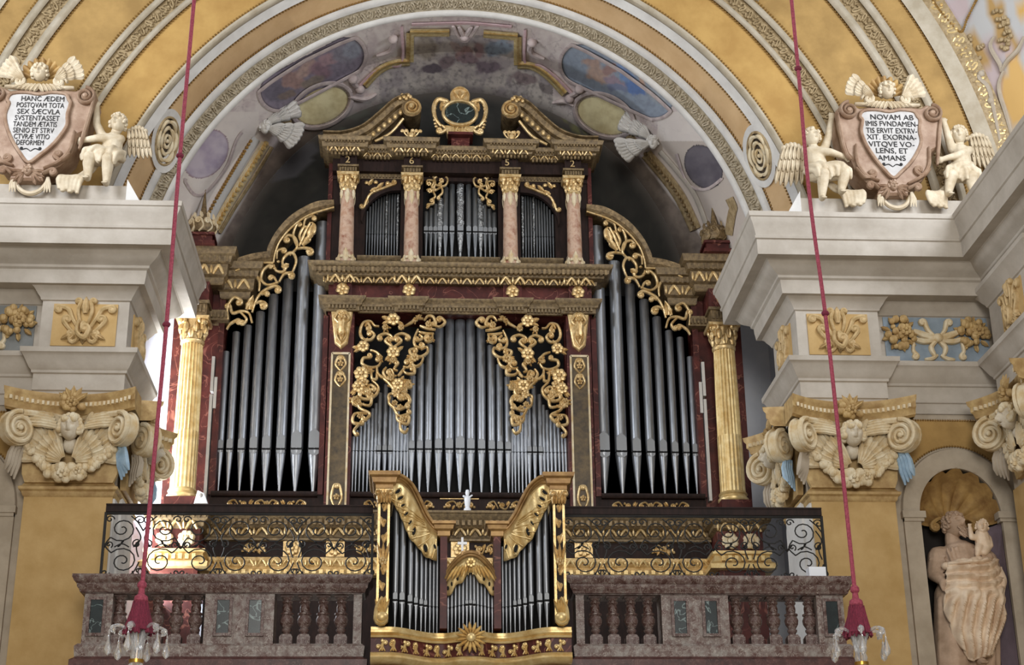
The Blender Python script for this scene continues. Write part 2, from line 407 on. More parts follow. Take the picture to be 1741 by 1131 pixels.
# ---- nave arch: nested painted bands, white ribs and carved borders
ceil = struct(band(640, 711, 0.0, 'ceiling', M['ochre3'], None)); ceil.name = 'ceiling'
band(530, 541, .03, 'white_rib', M['stuccow'], ceil, rnd=True, steps=4)
band(541, 562, .0, 'carved_border_ground', M['ornpale'], ceil); foliage(541, 562, ceil, 'carved_border', M['ornpale'], .12, w=.013)
band(562, 575, .03, 'white_rib', M['stuccow'], ceil, rnd=True, steps=4)
band(575, 613, .0, 'tan_band', M['tan'], ceil)
band(613, 628, .05, 'white_arch_band', M['stuccow'], ceil); band(628, 641, .04, 'grey_rib', M['ribst'], ceil, rnd=True, steps=4)
band(711, 721, .04, 'grey_rib', M['ribst'], ceil, rnd=True, steps=4)
band(721, 744, .0, 'carved_border_ground', M['orn'], ceil); foliage(721, 744, ceil, 'carved_border', M['orn'], .14)
band(744, 755, .04, 'grey_rib', M['ribst'], ceil, rnd=True, steps=4)
band(755, 845, .0, 'ochre_panel_band', M['ochre2'], ceil)
band(845, 860, .05, 'grey_rib', M['ribst'], ceil, rnd=True, steps=4)
band(860, 886, .0, 'carved_border_ground', M['orn'], ceil); foliage(860, 886, ceil, 'carved_border', M['orn'], .155)
band(886, 900, .05, 'grey_rib', M['ribst'], ceil, rnd=True, steps=4)
band(900, 943, .0, 'ochre_panel_band', M['ochre2'], ceil)
band(943, 972, .05, 'grey_rib', M['ribst'], ceil, steps=2)
band(972, 1003, .03, 'carved_border_ground', M['orn'], ceil); foliage(972, 1003, ceil, 'carved_border', M['goldlt'], .2, w=.02)
for r in (577, 611, 643, 709, 758, 843, 902, 941): beads(r, 'bead_molding', ceil)
# cross ribs that close the ochre panel near the crown
for th in (math.radians(47.5), math.radians(132)):
    mb = MB(); mb.tube([AP(758+ (840-758)*i/4, th+.02*i/4, .03) for i in range(5)], .055, 6); mb.build('grey_rib', M['ribst'], ceil)
# oval rosettes let into the arch
for px, py, tilt in ((284, 240, -8), (1291, 265, 11)):
    a = math.radians(tilt)
    def ell(ax, bz, k, n=28):
        t = 2*PI*k/n; x = ax*math.cos(t); z = bz*math.sin(t); return (px+x*math.cos(a)-z*math.sin(a), py-(x*math.sin(a)+z*math.cos(a)))
    mb = MB(); n = 28; rows = [(27, 56, .0), (26, 55, .05), (20, 43, .06), (18, 40, .02), (.1, .1, .02)]; vs = []; fs = []
    for ax, bz, d in rows: vs += [SP(*ell(ax, bz, k), d) for k in range(n)]
    for i in range(len(rows)-1):
        for k in range(n): fs.append((i*n+k, i*n+(k+1) % n, (i+1)*n+(k+1) % n, (i+1)*n+k))
    mb.add(vs, fs); plate = mb.build('oval_plate', M['stuccow'], ceil)
    mb = MB(); vs = [SP(*ell(18, 40, k), .03) for k in range(n)]+[SP(px, py, .03)]; mb.add(vs, [(k, (k+1) % n, n) for k in range(n)]); mb.build('oval_ground', M['umber'], plate)
    mb = MB(); mb.tube([SP(*ell(19, 41, k), .06) for k in range(29)], .018, 6); mb.build('oval_ring', M['orn'], plate)
    mb = MB()
    for ax, bz, m_, ph, rr_ in ((14, 32, 6, 0, .034), (9, 21, 5, .5, .03), (4.5, 10, 3, .2, .026)):
        for q in range(m_):
            P = []
            for t_ in range(7):
                an = 2*PI*(q+ph)/m_+(t_/6-.5)*2*PI/m_*1.05; bul = 1+.1*math.sin(PI*t_/6); x = ax*bul*math.cos(an); z = bz*bul*math.sin(an); P.append(SP(px+x*math.cos(a)-z*math.sin(a), py-(x*math.sin(a)+z*math.cos(a)), .05+.02*math.sin(PI*t_/6)))
            mb.tube(P, [rr_*(.5+.5*math.sin(PI*t_/6)) for t_ in range(7)], 6)
    mb.blob(SP(px, py, .07), .03, 8, 6)
    mb.build('oval_rosette', M['capst'], plate)
# ---- vault cells beyond the outer arch, upper right
cellp = MB(); n0, n1 = 60, 26; vs = []; cols = []
def cellcol(px, py):
    def tri(p, a, b, c):
        def s(u, v, w_): return (v[0]-u[0])*(w_[1]-u[1])-(v[1]-u[1])*(w_[0]-u[0])
        d = [s(a, b, p), s(b, c, p), s(c, a, p)]; return all(k >= 0 for k in d) or all(k <= 0 for k in d)
    def poly(p, P):
        ins = False; j = len(P)-1
        for i in range(len(P)):
            if (P[i][1] > p[1]) != (P[j][1] > p[1]) and p[0] < (P[j][0]-P[i][0])*(p[1]-P[i][1])/(P[j][1]-P[i][1])+P[i][0]: ins = not ins
            j = i
        return ins
    p = (px, py)
    if poly(p, [(1700, 135), (1722, 96), (1741, 120), (1790, 140), (1790, 260), (1712, 200), (1698, 160)]): return lin('#cfa765')
    if poly(p, [(1712, 0), (1741, 0), (1760, -30), (1745, 30), (1728, 26)]): return lin('#c99f55')
    if poly(p, [(1586, -10), (1660, -10), (1632, 54)]): return lin('#b9a8a8')
    if poly(p, [(1668, -10), (1700, 0), (1722, 50), (1728, 80), (1700, 86), (1690, 40)]) or poly(p, [(1590, 30), (1640, 68), (1652, 46), (1672, 70), (1685, 122), (1662, 130), (1700, 250), (1680, 250), (1640, 130), (1610, 80)]): return lin('#ab8a55')
    if poly(p, [(1676, 70), (1690, 60), (1706, 84), (1741, 60), (1735, 90), (1710, 105), (1700, 122), (1705, 160), (1720, 260), (1700, 240), (1680, 150), (1668, 120)]): return lin('#b8a7a6')
    return lin('#b4b3b1')
for i in range(n0+1):
    for k in range(n1+1):
        th = math.radians(14)+math.radians(76)*i/n0; r = 1003+(1290-1003)*k/n1
        px, py = AC[0]+r*math.cos(th), AC[1]-r*math.sin(th); vs.append(AP(r, th)); cols.append(cellcol(px, py))
cellp.add(vs, [(i*(n1+1)+k, (i+1)*(n1+1)+k, (i+1)*(n1+1)+k+1, i*(n1+1)+k+1) for i in range(n0) for k in range(n1)]); cellp.cols = cols
cellp.build('painted_vault_cell', M['paint'], ceil)
for pts in ([(1586, 0), (1600, 20), (1632, 54), (1645, 30), (1660, 0)],):
    mb = MB(); P = cr([tuple(SP(x, y, .03)) for x, y in pts], 8)
    for q in P[::1]: mb.blob(q, .022, 4, 3)
    stuff(mb.build('bead_molding', M['bead'], ceil))
mb = MB()
for pts in ([(1690, 62), (1684, 80), (1700, 110), (1702, 122)], [(1741, 62), (1730, 85), (1712, 104), (1702, 122)], [(1706, 120), (1698, 150), (1712, 200), (1722, 240)], [(1672, 120), (1664, 132), (1680, 150), (1690, 190), (1700, 240)]):
    P = cr([tuple(SP(x, y, .03)) for x, y in pts], 6); mb.tube(P, [.032*(.5+.5*math.sin(PI*i/(len(P)-1))) for i in range(len(P))], 6)
for x, y in ((1668, 126), (1684, 172)): mb.blob(SP(x, y, .03), .05, 8, 5)
mb.build('stucco_scroll', M['stone'], ceil)
mb = MB(); rr = random.Random(3)
for k in range(90):
    x, y = rr.choice([(1700, 50), (1640, 95), (1715, 60), (1660, 110)]); x += rr.uniform(-14, 14); y += rr.uniform(-34, 34)
    if cellcol(x, y)[:3] == lin('#ab8a55')[:3]: mb.blob(SP(x, y, .015), .035, 5, 4)
stuff(mb.build('carved_border', M['orn'], ceil))

# ---- piers, niches, entablatures (right side, mirrored for the left)
XI, XO, XW = 4.08, 5.08, 6.62            # inner pier face, outer pilaster edge, nave side wall
YF, YN, YK = 17.98, 18.15, 19.25         # pilaster face, niche wall, pier back
NX, NR, NZ, NB = 5.9, .5, 6.59, 4.45     # niche
def both(mbf, nameR, nameL, m, parentR=None, parentL=None, st=False, auto=40):
    mb = mbf(); o = mb.build(nameR, m, parentR, auto=auto); p = mirror(mb).build(nameL, m, parentL, auto=auto)
    if st: struct(o); struct(p)
    return o, p
def pier():
    mb = MB()
    mb.box(XI, XO, YN, YK, 0, 9.36); mb.box(XO, XW+.6, 18.75, YK, 0, 9.36)
    n = 24; y = YN
    arch = [(NX+NR*math.cos(PI*i/n), NZ+NR*1.18*math.sin(PI*i/n)) for i in range(n+1)]
    mb.box(XO, NX-NR, y, 18.75, 0, NZ); mb.box(NX+NR, XW+.6, y, 18.75, 0, NZ); mb.box(NX-NR, NX+NR, y, 18.75, 0, NB)
    vs = []; fs = []
    for x, z in arch: vs += [(x, y, z), (x, y, 9.36), (x, 18.7, z)]
    for i in range(n): fs += [(i*3, i*3+1, (i+1)*3+1, (i+1)*3), (i*3+2, i*3, (i+1)*3, (i+1)*3+2)]
    mb.add(vs, fs); mb.box(XO, NX-NR, y, 18.75, NZ, 9.36); mb.box(NX+NR, XW+.6, y, 18.75, NZ, 9.36)
    return mb
wr, wl = both(pier, 'wall_right', 'wall_left', M['stone'], st=True, auto=30)
def shaft():
    mb = MB(); mb.box(XI-.005, XO, YF, YN+.02, 0, 6.86); return mb
sr, sl = both(shaft, 'ochre_pilaster', 'ochre_pilaster', M['ochre'], wr, wl)
def neck():
    mb = MB()
    prof = [(0, 6.70), (.02, 6.72), (.03, 6.76), (.06, 6.78), (.065, 6.81), (.03, 6.83), (0, 6.88)]
    mb.sweep([(XO, YN), (XO, YF), (XI, YF), (XI, 18.15), (XI, YK)], prof, -1); return mb
def neck2():
    mb = MB()
    prof = [(0, 6.70), (.02, 6.72), (.03, 6.76), (.06, 6.78), (.065, 6.81), (.03, 6.83), (0, 6.88)]
    mb.sweep([(XO, YN), (XO, YF), (XI, YF), (XI, YK)], prof, 1); return mb
both(neck2, 'pilaster_necking', 'pilaster_necking', M['capgold'], wr, wl)
def innerface():
    mb = MB(); mb.box(XI-.06, XI, 18.3, 19.1, 0, 6.8); mb.box(XI-.03, XI, YF+.02, YK, 0, 6.69); return mb
both(innerface, 'inner_pilaster', 'inner_pilaster', M['stuccow'], wr, wl)
# niche interior
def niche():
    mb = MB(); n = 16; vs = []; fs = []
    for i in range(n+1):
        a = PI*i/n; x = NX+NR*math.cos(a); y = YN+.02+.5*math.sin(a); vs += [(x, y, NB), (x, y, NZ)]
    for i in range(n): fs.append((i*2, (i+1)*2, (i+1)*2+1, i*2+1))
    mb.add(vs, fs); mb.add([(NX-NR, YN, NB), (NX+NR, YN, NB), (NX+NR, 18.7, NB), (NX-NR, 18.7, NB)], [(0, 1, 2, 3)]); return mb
both(niche, 'niche_back', 'niche_back', M['nichedk'], wr, wl)  # near-black over the whole niche back
def jamb():
    mb = MB(); vs = []; fs = []
    for i in range(6):
        a = .02+.62*i/5; x = NX+(NR-.006)*math.cos(a); y = YN+.01+.494*math.sin(a); vs += [(x, y, NB), (x, y, NZ-.08)]
    for i in range(5): fs.append((i*2, (i+1)*2, (i+1)*2+1, i*2+1))
    mb.add(vs, fs); return mb
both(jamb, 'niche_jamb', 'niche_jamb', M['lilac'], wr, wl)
def shell():
    mb = MB(); n, m, fl = 120, 10, 15; vs = []; fs = []
    for i in range(n+1):
        a = PI*(i/n)*1.06-PI*.03; u = abs(math.sin(fl*a/1.06*.5+.0))
        for k in range(m+1):
            t = .06+.94*k/m; rr = NR*.95*t*(1+.07*u*t); y = YN+.03+.42*math.sqrt(max(0, 1-t*t*.97))-.1*u*t
            if k == m: y -= .05; rr *= 1.02
            vs.append((NX+rr*math.cos(a), y, NZ-.02+rr*1.16*math.sin(a)))
    for i in range(n):
        for k in range(m): fs.append((i*(m+1)+k, i*(m+1)+k+1, (i+1)*(m+1)+k+1, (i+1)*(m+1)+k))
    mb.add(vs, fs)
    for s in (-1, 1):
        P = [(NX+s*.05, NZ-.02), (NX+s*.17, NZ+.02), (NX+s*.26, NZ-.03)]; vine(mb, P, .03, YN+.25, None, (.055, -s), .05)
    return mb
both(shell, 'niche_shell', 'niche_shell', M['shell'], wr, wl)
def surround():
    mb = MB(); n = 26; vs = []; fs = []
    rows = [(NR-.005, 0), (NR-.005, -.04), (NR+.05, -.055), (NR+.2, -.05), (NR+.215, 0)]
    for i in range(n+1):
        a = PI*i/n
        for r, d in rows: vs.append((NX+r*math.cos(a), YN+d, NZ+r*1.16*math.sin(a)))
    P = len(rows)
    for i in range(n):
        for k in range(P-1): fs.append((i*P+k, i*P+k+1, (i+1)*P+k+1, (i+1)*P+k))
    mb.add(vs, fs)
    for s in (-1, 1):
        x0, x1 = sorted((NX+s*(NR-.005), NX+s*(NR+.2))); mb.box(x0, x1, YN-.05, YN+.01, NB, NZ)
        x0, x1 = sorted((NX+s*(NR-.06), NX+s*(NR+.22))); mb.box(x0, x1, YN-.09, YN+.06, NZ-.05, NZ+.03); mb.box(x0+.02, x1-.02, YN-.07, YN+.04, NZ-.09, NZ-.05)
    return mb
both(surround, 'niche_surround', 'niche_surround', M['stone'], wr, wl)
def spandrel():
    mb = MB(); n = 14; top = 7.78; x0, x1 = NX-.6, NX+.62
    pts = [(x0, top), (x1, top), (x1, NZ+.72)]
    for i in range(n+1):
        a = math.radians(38+(142-38)*i/n); pts.append((NX+.74*math.cos(a), NZ+.74*1.16*math.sin(a)))
    pts.append((x0, NZ+.72)); mb.prism(pts, YN-.012, YN+.01); return mb
sp = both(spandrel, 'spandrel_panel', 'spandrel_panel', M['ochre2'], wr, wl)
def spbead():
    mb = MB(); n = 40
    for i in range(n+1): mb.blob((NX-.6+1.22*i/n, YN-.02, 7.78), .014, 4, 3)
    for i in range(n+1):
        a = math.radians(38+(142-38)*i/n); mb.blob((NX+.74*math.cos(a), YN-.02, NZ+.74*1.16*math.sin(a)), .014, 4, 3)
    return mb
for o in both(spbead, 'spandrel_beading', 'spandrel_beading', M['bead'], wr, wl): stuff(o)
# entablature
CORN = [(.0, 9.30), (.2, 9.30), (.215, 9.40), (.22, 9.47), (.25, 9.49), (.255, 9.52), (.28, 9.54), (.33, 9.57), (.37, 9.61), (.40, 9.66), (.42, 9.67),
        (.55, 9.665), (.555, 9.70), (.555, 9.86), (.575, 9.87), (.58, 9.90), (.565, 9.91), (.57, 9.94), (.585, 9.99), (.60, 10.05), (.625, 10.10), (.63, 10.13), (.645, 10.14), (.65, 10.2), (0, 10.24)]
def cornice():
    mb = MB(); mb.sweep([(XW, 9.5), (XW, 18.0), (XI, 18.0), (XI, YK-.05), (XW+.5, YK-.05)], CORN, 1); return mb
ter, tel = both(cornice, 'trim_2', 'trim_1', M['stucco'], st=True, auto=28)
EPATH = [(XW-.012, 9.5), (XW-.012, 16.3), (XW-.17, 16.3), (XW-.17, 17.8), (XW-.012, 17.8), (XW-.012, YN-.02), (XO+.02, YN-.02), (XO+.02, YF), (XI-.012, YF), (XI-.012, YK+.01), (XW+.4, YK+.01)]
ARCH = [(.0, 7.86), (.0, 7.99), (.02, 8.0), (.02, 8.2), (.04, 8.21), (.045, 8.24), (.07, 8.27), (.1, 8.33), (.13, 8.39), (.15, 8.42), (.165, 8.43), (.17, 8.49), (0, 8.5)]
FRIE = [(.0, 8.48), (.0, 9.14), (.02, 9.15), (.03, 9.18), (.06, 9.22), (.09, 9.27), (.13, 9.31), (.15, 9.33), (.155, 9.38), (0, 9.38)]
def archi(): mb = MB(); mb.sweep(EPATH, ARCH, 1); return mb
def frieze(): mb = MB(); mb.sweep(EPATH, FRIE, 1); return mb
both(archi, 'architrave', 'architrave', M['stucco'], ter, tel, auto=28); both(frieze, 'frieze', 'frieze', M['stucco'], ter, tel, auto=28)
# raised mount above the cornice that carries the cartouche and the seated figures
def attic():
    mb = MB(); mb.box(XI+.05, XW+.1, 17.62, 18.02, 10.2, 10.52); return mb
ar, al = both(attic, 'attic_plinth', 'attic_plinth', M['stucco'], ter, tel)
def endblk():
    mb = MB(); mb.prism([(XI-.16, 10.2), (XI+.06, 10.2), (XI+.06, 10.58)], 17.55, 18.0); return mb
both(endblk, 'plinth_end', 'plinth_end', M['stuccow'], ter, tel)
# nave side walls
def side():
    mb = MB(); mb.box(XW, XW+.5, 9.5, YN, 0, 9.36); mb.box(XW-.15, XW, 16.3, 17.8, 0, 7.9); return mb
o, p = both(side, 'wall_nave_right', 'wall_nave_left', M['stone'], st=True)
def sidesh(): mb = MB(); mb.box(XW-.17, XW-.15, 16.3, 17.8, 0, 6.8); return mb
both(sidesh, 'ochre_pilaster', 'ochre_pilaster', M['ochre'], o, p)
# ---- organ bay: painted vault, back wall, side walls with windows
rn = random.Random(5)
def nz(x, y, s=1.0): return noise.fractal(Vector((x*s, y*s, 3.7)), .9, 2.1, 4)
def mixc(a, b, t): t = max(0, min(1, t)); return tuple(a[i]+(b[i]-a[i])*t for i in range(4))
def capsule(px, py, a, b):
    A = Vector(a); B = Vector(b); p = Vector((px, py)); t = max(0, min(1, (p-A).dot(B-A)/(B-A).length_squared)); return (p-A-(B-A)*t).length
def rotell(px, py, c, a, b, deg):
    t = math.radians(deg); x = px-c[0]; y = py-c[1]; u = x*math.cos(t)+y*math.sin(t); v = -x*math.sin(t)+y*math.cos(t); return math.hypot(u/a, v/b)
FIGR = [((1005, 105), 16, 12, 40, (.46, .32, .26)), ((1018, 128), 22, 15, 20, (.52, .36, .28)), ((1038, 118), 12, 8, 0, (.40, .25, .22)), ((1060, 112), 12, 14, 60, (.26, .34, .52)), ((1066, 134), 26, 9, 60, (.20, .31, .54)), ((1080, 152), 22, 8, 20, (.13, .22, .46)),
        ((1085, 128), 26, 7, 55, (.52, .36, .27)), ((1045, 140), 20, 8, 30, (.38, .29, .34)), ((1050, 150), 18, 6, 20, (.22, .25, .36)), ((1118, 160), 26, 14, 35, (.36, .39, .42)), ((1000, 95), 20, 7, 10, (.32, .37, .44))]
FIGL = [((470, 155), 26, 18, -20, (.17, .15, .19)), ((500, 135), 22, 14, 30, (.38, .24, .21)), ((520, 118), 20, 10, -40, (.48, .33, .28)), ((545, 120), 20, 14, 10, (.29, .18, .21)), ((560, 100), 20, 10, -10, (.40, .26, .28)), ((585, 92), 20, 16, 0, (.27, .25, .29)), ((600, 85), 16, 14, 0, (.31, .32, .37)), ((530, 140), 22, 8, -20, (.30, .24, .19)), ((490, 160), 16, 7, -10, (.24, .18, .15))]
FIGC = [((790, 90), 14, 12, 0, (.42, .27, .25)), ((800, 100), 20, 8, 20, (.31, .22, .24)), ((830, 112), 24, 12, 0, (.23, .18, .21)), ((850, 80), 24, 14, 0, (.31, .37, .45)), ((725, 80), 20, 22, 0, (.41, .35, .29)), ((775, 78), 12, 8, 30, (.48, .37, .34)), ((760, 105), 16, 10, -20, (.27, .21, .22)), ((815, 84), 10, 14, 0, (.36, .24, .24)), ((735, 118), 20, 8, 0, (.16, .13, .15)), ((890, 135), 24, 10, 10, (.31, .24, .24)), ((930, 150), 18, 10, 30, (.29, .25, .24))]
def figs(px, py, base, L, wob):
    c = base
    for ctr, a, b, deg, h in L:
        d = rotell(px+wob*6, py-wob*6, ctr, a, b, deg)
        if d < 1.15: c = mixc(c, lin(h), (1.15-d)/.3*.85)
    return c
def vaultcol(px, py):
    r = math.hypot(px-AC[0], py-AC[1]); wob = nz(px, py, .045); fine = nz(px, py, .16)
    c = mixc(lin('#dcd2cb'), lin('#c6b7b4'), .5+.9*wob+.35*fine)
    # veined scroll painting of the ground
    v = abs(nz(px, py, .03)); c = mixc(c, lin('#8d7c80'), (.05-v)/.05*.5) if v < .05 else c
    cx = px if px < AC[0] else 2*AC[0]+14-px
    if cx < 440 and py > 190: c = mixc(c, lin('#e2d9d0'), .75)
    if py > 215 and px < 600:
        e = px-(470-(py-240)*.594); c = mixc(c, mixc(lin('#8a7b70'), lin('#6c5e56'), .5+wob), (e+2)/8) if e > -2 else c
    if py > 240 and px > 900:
        e = (1090+(py-265)*.76)-px; c = mixc(c, mixc(lin('#84766a'), lin('#665a50'), .5+wob), (e+2)/8) if e > -2 else mixc(c, lin('#a8998a'), .6)  # right lunette toned down, left stays cream: uneven daylight put into the colour
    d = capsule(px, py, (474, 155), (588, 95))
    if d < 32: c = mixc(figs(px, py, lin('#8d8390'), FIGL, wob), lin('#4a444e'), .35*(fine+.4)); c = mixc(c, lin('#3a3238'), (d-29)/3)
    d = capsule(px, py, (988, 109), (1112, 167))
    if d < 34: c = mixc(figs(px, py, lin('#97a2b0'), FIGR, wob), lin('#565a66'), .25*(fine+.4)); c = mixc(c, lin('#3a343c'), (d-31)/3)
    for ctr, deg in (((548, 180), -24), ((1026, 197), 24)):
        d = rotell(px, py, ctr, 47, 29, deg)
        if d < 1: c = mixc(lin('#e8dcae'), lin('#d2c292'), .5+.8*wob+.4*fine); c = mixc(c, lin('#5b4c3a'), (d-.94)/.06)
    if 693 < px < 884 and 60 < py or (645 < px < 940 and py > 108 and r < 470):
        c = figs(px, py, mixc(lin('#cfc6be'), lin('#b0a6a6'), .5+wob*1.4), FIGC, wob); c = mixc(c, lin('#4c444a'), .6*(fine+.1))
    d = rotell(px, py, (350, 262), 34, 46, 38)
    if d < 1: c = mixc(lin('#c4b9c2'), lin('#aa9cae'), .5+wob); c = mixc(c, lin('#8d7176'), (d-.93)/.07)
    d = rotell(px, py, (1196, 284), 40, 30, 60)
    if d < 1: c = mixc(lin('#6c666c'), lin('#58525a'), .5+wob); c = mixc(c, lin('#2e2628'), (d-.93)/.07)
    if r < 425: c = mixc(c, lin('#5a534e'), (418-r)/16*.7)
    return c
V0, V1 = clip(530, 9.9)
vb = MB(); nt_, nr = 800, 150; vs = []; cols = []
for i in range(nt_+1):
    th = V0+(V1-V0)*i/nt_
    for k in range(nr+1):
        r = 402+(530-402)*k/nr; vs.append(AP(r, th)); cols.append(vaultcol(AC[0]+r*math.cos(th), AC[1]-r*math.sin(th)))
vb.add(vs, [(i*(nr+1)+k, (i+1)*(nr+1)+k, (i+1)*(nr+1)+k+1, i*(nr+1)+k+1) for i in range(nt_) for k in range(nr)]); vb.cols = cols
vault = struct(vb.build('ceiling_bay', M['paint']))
def backcol(px, py):
    wob = nz(px, py, .03); fine = nz(px, py, .12)
    c = mixc(lin('#2c2a26'), lin('#1e1e1b'), .5+wob); c = mixc(c, lin('#3a3a33'), .4*fine)
    r = math.hypot(px-AC[0], py-AC[1])
    if r > 385: c = mixc(c, lin('#57504a'), (r-385)/17*.7)
    if rotell(px, py, (500, 275), 46, 20, -38) < 1: c = mixc(c, lin('#4c4b50'), .7)
    s = math.sin((px-py*1.6)*.09+wob*5)
    if 900 < px < 1000 and 150 < py < 230 and s > .55: c = mixc(c, lin('#6a6a3e'), .6)
    if 560 < px < 660 and 150 < py < 230 and s > .7: c = mixc(c, lin('#4c5248'), .5)
    return c
bb = MB(); vs = []; cols = []; nt_, nr = 160, 60
for i in range(nt_+1):
    th = T0+(T1-T0)*i/nt_
    for k in range(nr+1):
        r = 402*k/nr; vs.append(W(AC[0]+r*math.cos(th), AC[1]-r*math.sin(th), 21.5)); cols.append(backcol(AC[0]+r*math.cos(th), AC[1]-r*math.sin(th)))
bb.add(vs, [(i*(nr+1)+k, (i+1)*(nr+1)+k, (i+1)*(nr+1)+k+1, i*(nr+1)+k+1) for i in range(nt_) for k in range(nr)]); bb.cols = cols
struct(bb.build('wall_back', M['paint']))
XB = 4.55
def baywall():
    mb = MB(); y0, y1, z0, z1 = 19.5, 21.3, 5.6, 10.0
    for a, b, c, d in ((YK-.02, y0, 0, 12), (y1, 21.6, 0, 12), (y0, y1, 0, z0), (y0, y1, z1, 12)): mb.box(XB, XB+.35, a, b, c, d)
    return mb
bwl = struct(mirror(baywall()).build('wall_bay_left', M['bluew']))
mb = MB(); mb.box(XB, XB+.35, YK-.02, 21.6, 0, 12); bwr = struct(mb.build('wall_bay_right', M['bluew']))
for s, nm in ((-1, 'window_1'),):
    mb = MB(); y0, y1, z0, z1 = 19.5, 21.3, 5.6, 10.0
    x = s*(XB+.12)
    for k in range(4): yy = y0+(y1-y0)*k/3; mb.box(x-.02, x+.02, yy-.02, yy+.02, z0, z1)
    for k in range(8): zz = z0+(z1-z0)*k/7; mb.box(x-.02, x+.02, y0, y1, zz-.015, zz+.015)
    struct(mb.build(nm, M['iron']))
mb = MB(); mb.box(-5.2, 5.2, 21.55, 21.7, 0, 12); struct(mb.build('wall_back_lower', M['bluew']))
def baymold():
    mb = MB(); mb.box(XB-.06, XB, YK, 19.5, 9.3, 9.42); mb.box(XB-.1, XB, YK, 19.5, 9.42, 9.5); return mb
both(baymold, 'bay_molding', 'bay_molding', M['stuccow'], bwr, bwl)
mb = MB(); mb.box(-4.6, 4.6, 17.1, 21.6, 4.3, 4.62); struct(mb.build('floor_gallery', M['floor']))
mb = MB(); mb.box(-7.2, 7.2, -14, 22.6, -.1, 0); struct(mb.build('floor', M['floor']))
# ================================================================== MAIN ORGAN
def dent(mb, x0, x1, y0, y1, z0, z1, pitch=.06, fill=.55):
    n = max(1, round((x1-x0)/pitch)); p = (x1-x0)/n
    for i in range(n): mb.box(x0+p*(i+.5-fill/2), x0+p*(i+.5+fill/2), y0, y1, z0, z1)
def drops(mb, x0, x1, y, z0, z1, pitch=.17):
    """row of gilded leaf drops: arched leaves with a bud between"""
    n = max(1, round((x1-x0)/pitch)); p = (x1-x0)/n; h = z1-z0
    for i in range(n):
        c = x0+p*(i+.5)
        for s in (-1, 1): mb.rib([(c, z1), (c+s*p*.18, z0+h*.6), (c+s*p*.36, z0)], [h*.16, h*.2, h*.12], y, .022)
        mb.blob((x0+p*i, y-.012, z0+h*.5), (h*.16, .025, h*.48), 5, 4)
def acanth(mb, x0, x1, z0, z1, y, d=.03, n=None):
    """symmetrical acanthus relief that fills a lying panel"""
    c = (x0+x1)/2; H = z1-z0; zc = (z0+z1)/2; L = (x1-x0)/2; n = n or max(1, round(L/H/1.05)); p = L/n; w = H*.1
    for s in (-1, 1):
        for k in range(n):
            a = c+s*p*k; u = 1 if k % 2 == 0 else -1
            vine(mb, [(a, zc-u*H*.3), (a+s*p*.35, zc+u*H*.34), (a+s*p*.75, zc+u*H*.2)], w, y, None, (H*.24, -s*u), d)
            leaf(mb, a+s*p*.3, zc, (PI/2 if u < 0 else -PI/2)+s*.5, H*.5, H*.16, y, d)
            mb.blob((a+s*p*.95, y-d*.5, zc-u*H*.2), (w*1.3, d, w*1.3), 5, 4)
    rosette(mb, c, zc, H*.32, y, 6, d*1.4)
def upright(mb, x, z0, z1, wd, y, d=.03):
    """upright candelabra relief"""
    H = z1-z0; n = max(1, round(H/(wd*1.5))); p = H/n
    for k in range(n):
        b = z1-p*k
        for s in (-1, 1): vine(mb, [(x, b-p*.95), (x+s*wd*.34, b-p*.55), (x+s*wd*.2, b-p*.12)], wd*.1, y, None, (wd*.16, s), d)
        rosette(mb, x, b-p*.5, wd*.24, y, 5, d*1.3)
def crop(x0, y0, sc, Y, pts): return TR(Y, [(x0+a/sc, y0+b/sc) for a, b in pts])
def textmesh(name, s, size, loc, m, parent, ext=.01, rot=(PI/2, 0, 0), sx=1.0, align='CENTER'):
    cu = bpy.data.curves.new(name, 'FONT'); cu.body = s; cu.size = size; cu.extrude = ext; cu.align_x = align; cu.resolution_u = 3
    t = bpy.data.objects.new(name+'_tmp', cu); C.objects.link(t)
    me = bpy.data.meshes.new_from_object(t); bpy.data.objects.remove(t); bpy.data.curves.remove(cu)
    me.transform(Matrix.Translation(Vector(loc)) @ Matrix.Rotation(rot[2], 4, 'Z') @ Matrix.Rotation(rot[0], 4, 'X') @ Matrix.Diagonal((sx, 1, 1, 1)))
    me.materials.clear(); me.materials.append(m); o = bpy.data.objects.new(name, me); C.objects.link(o)
    if parent is not None: o.parent = parent
    return o
org = thing('pipe_organ', 'tall pipe organ in a dark red marbled case with gilded carving, filling the arch', 'pipe organ')
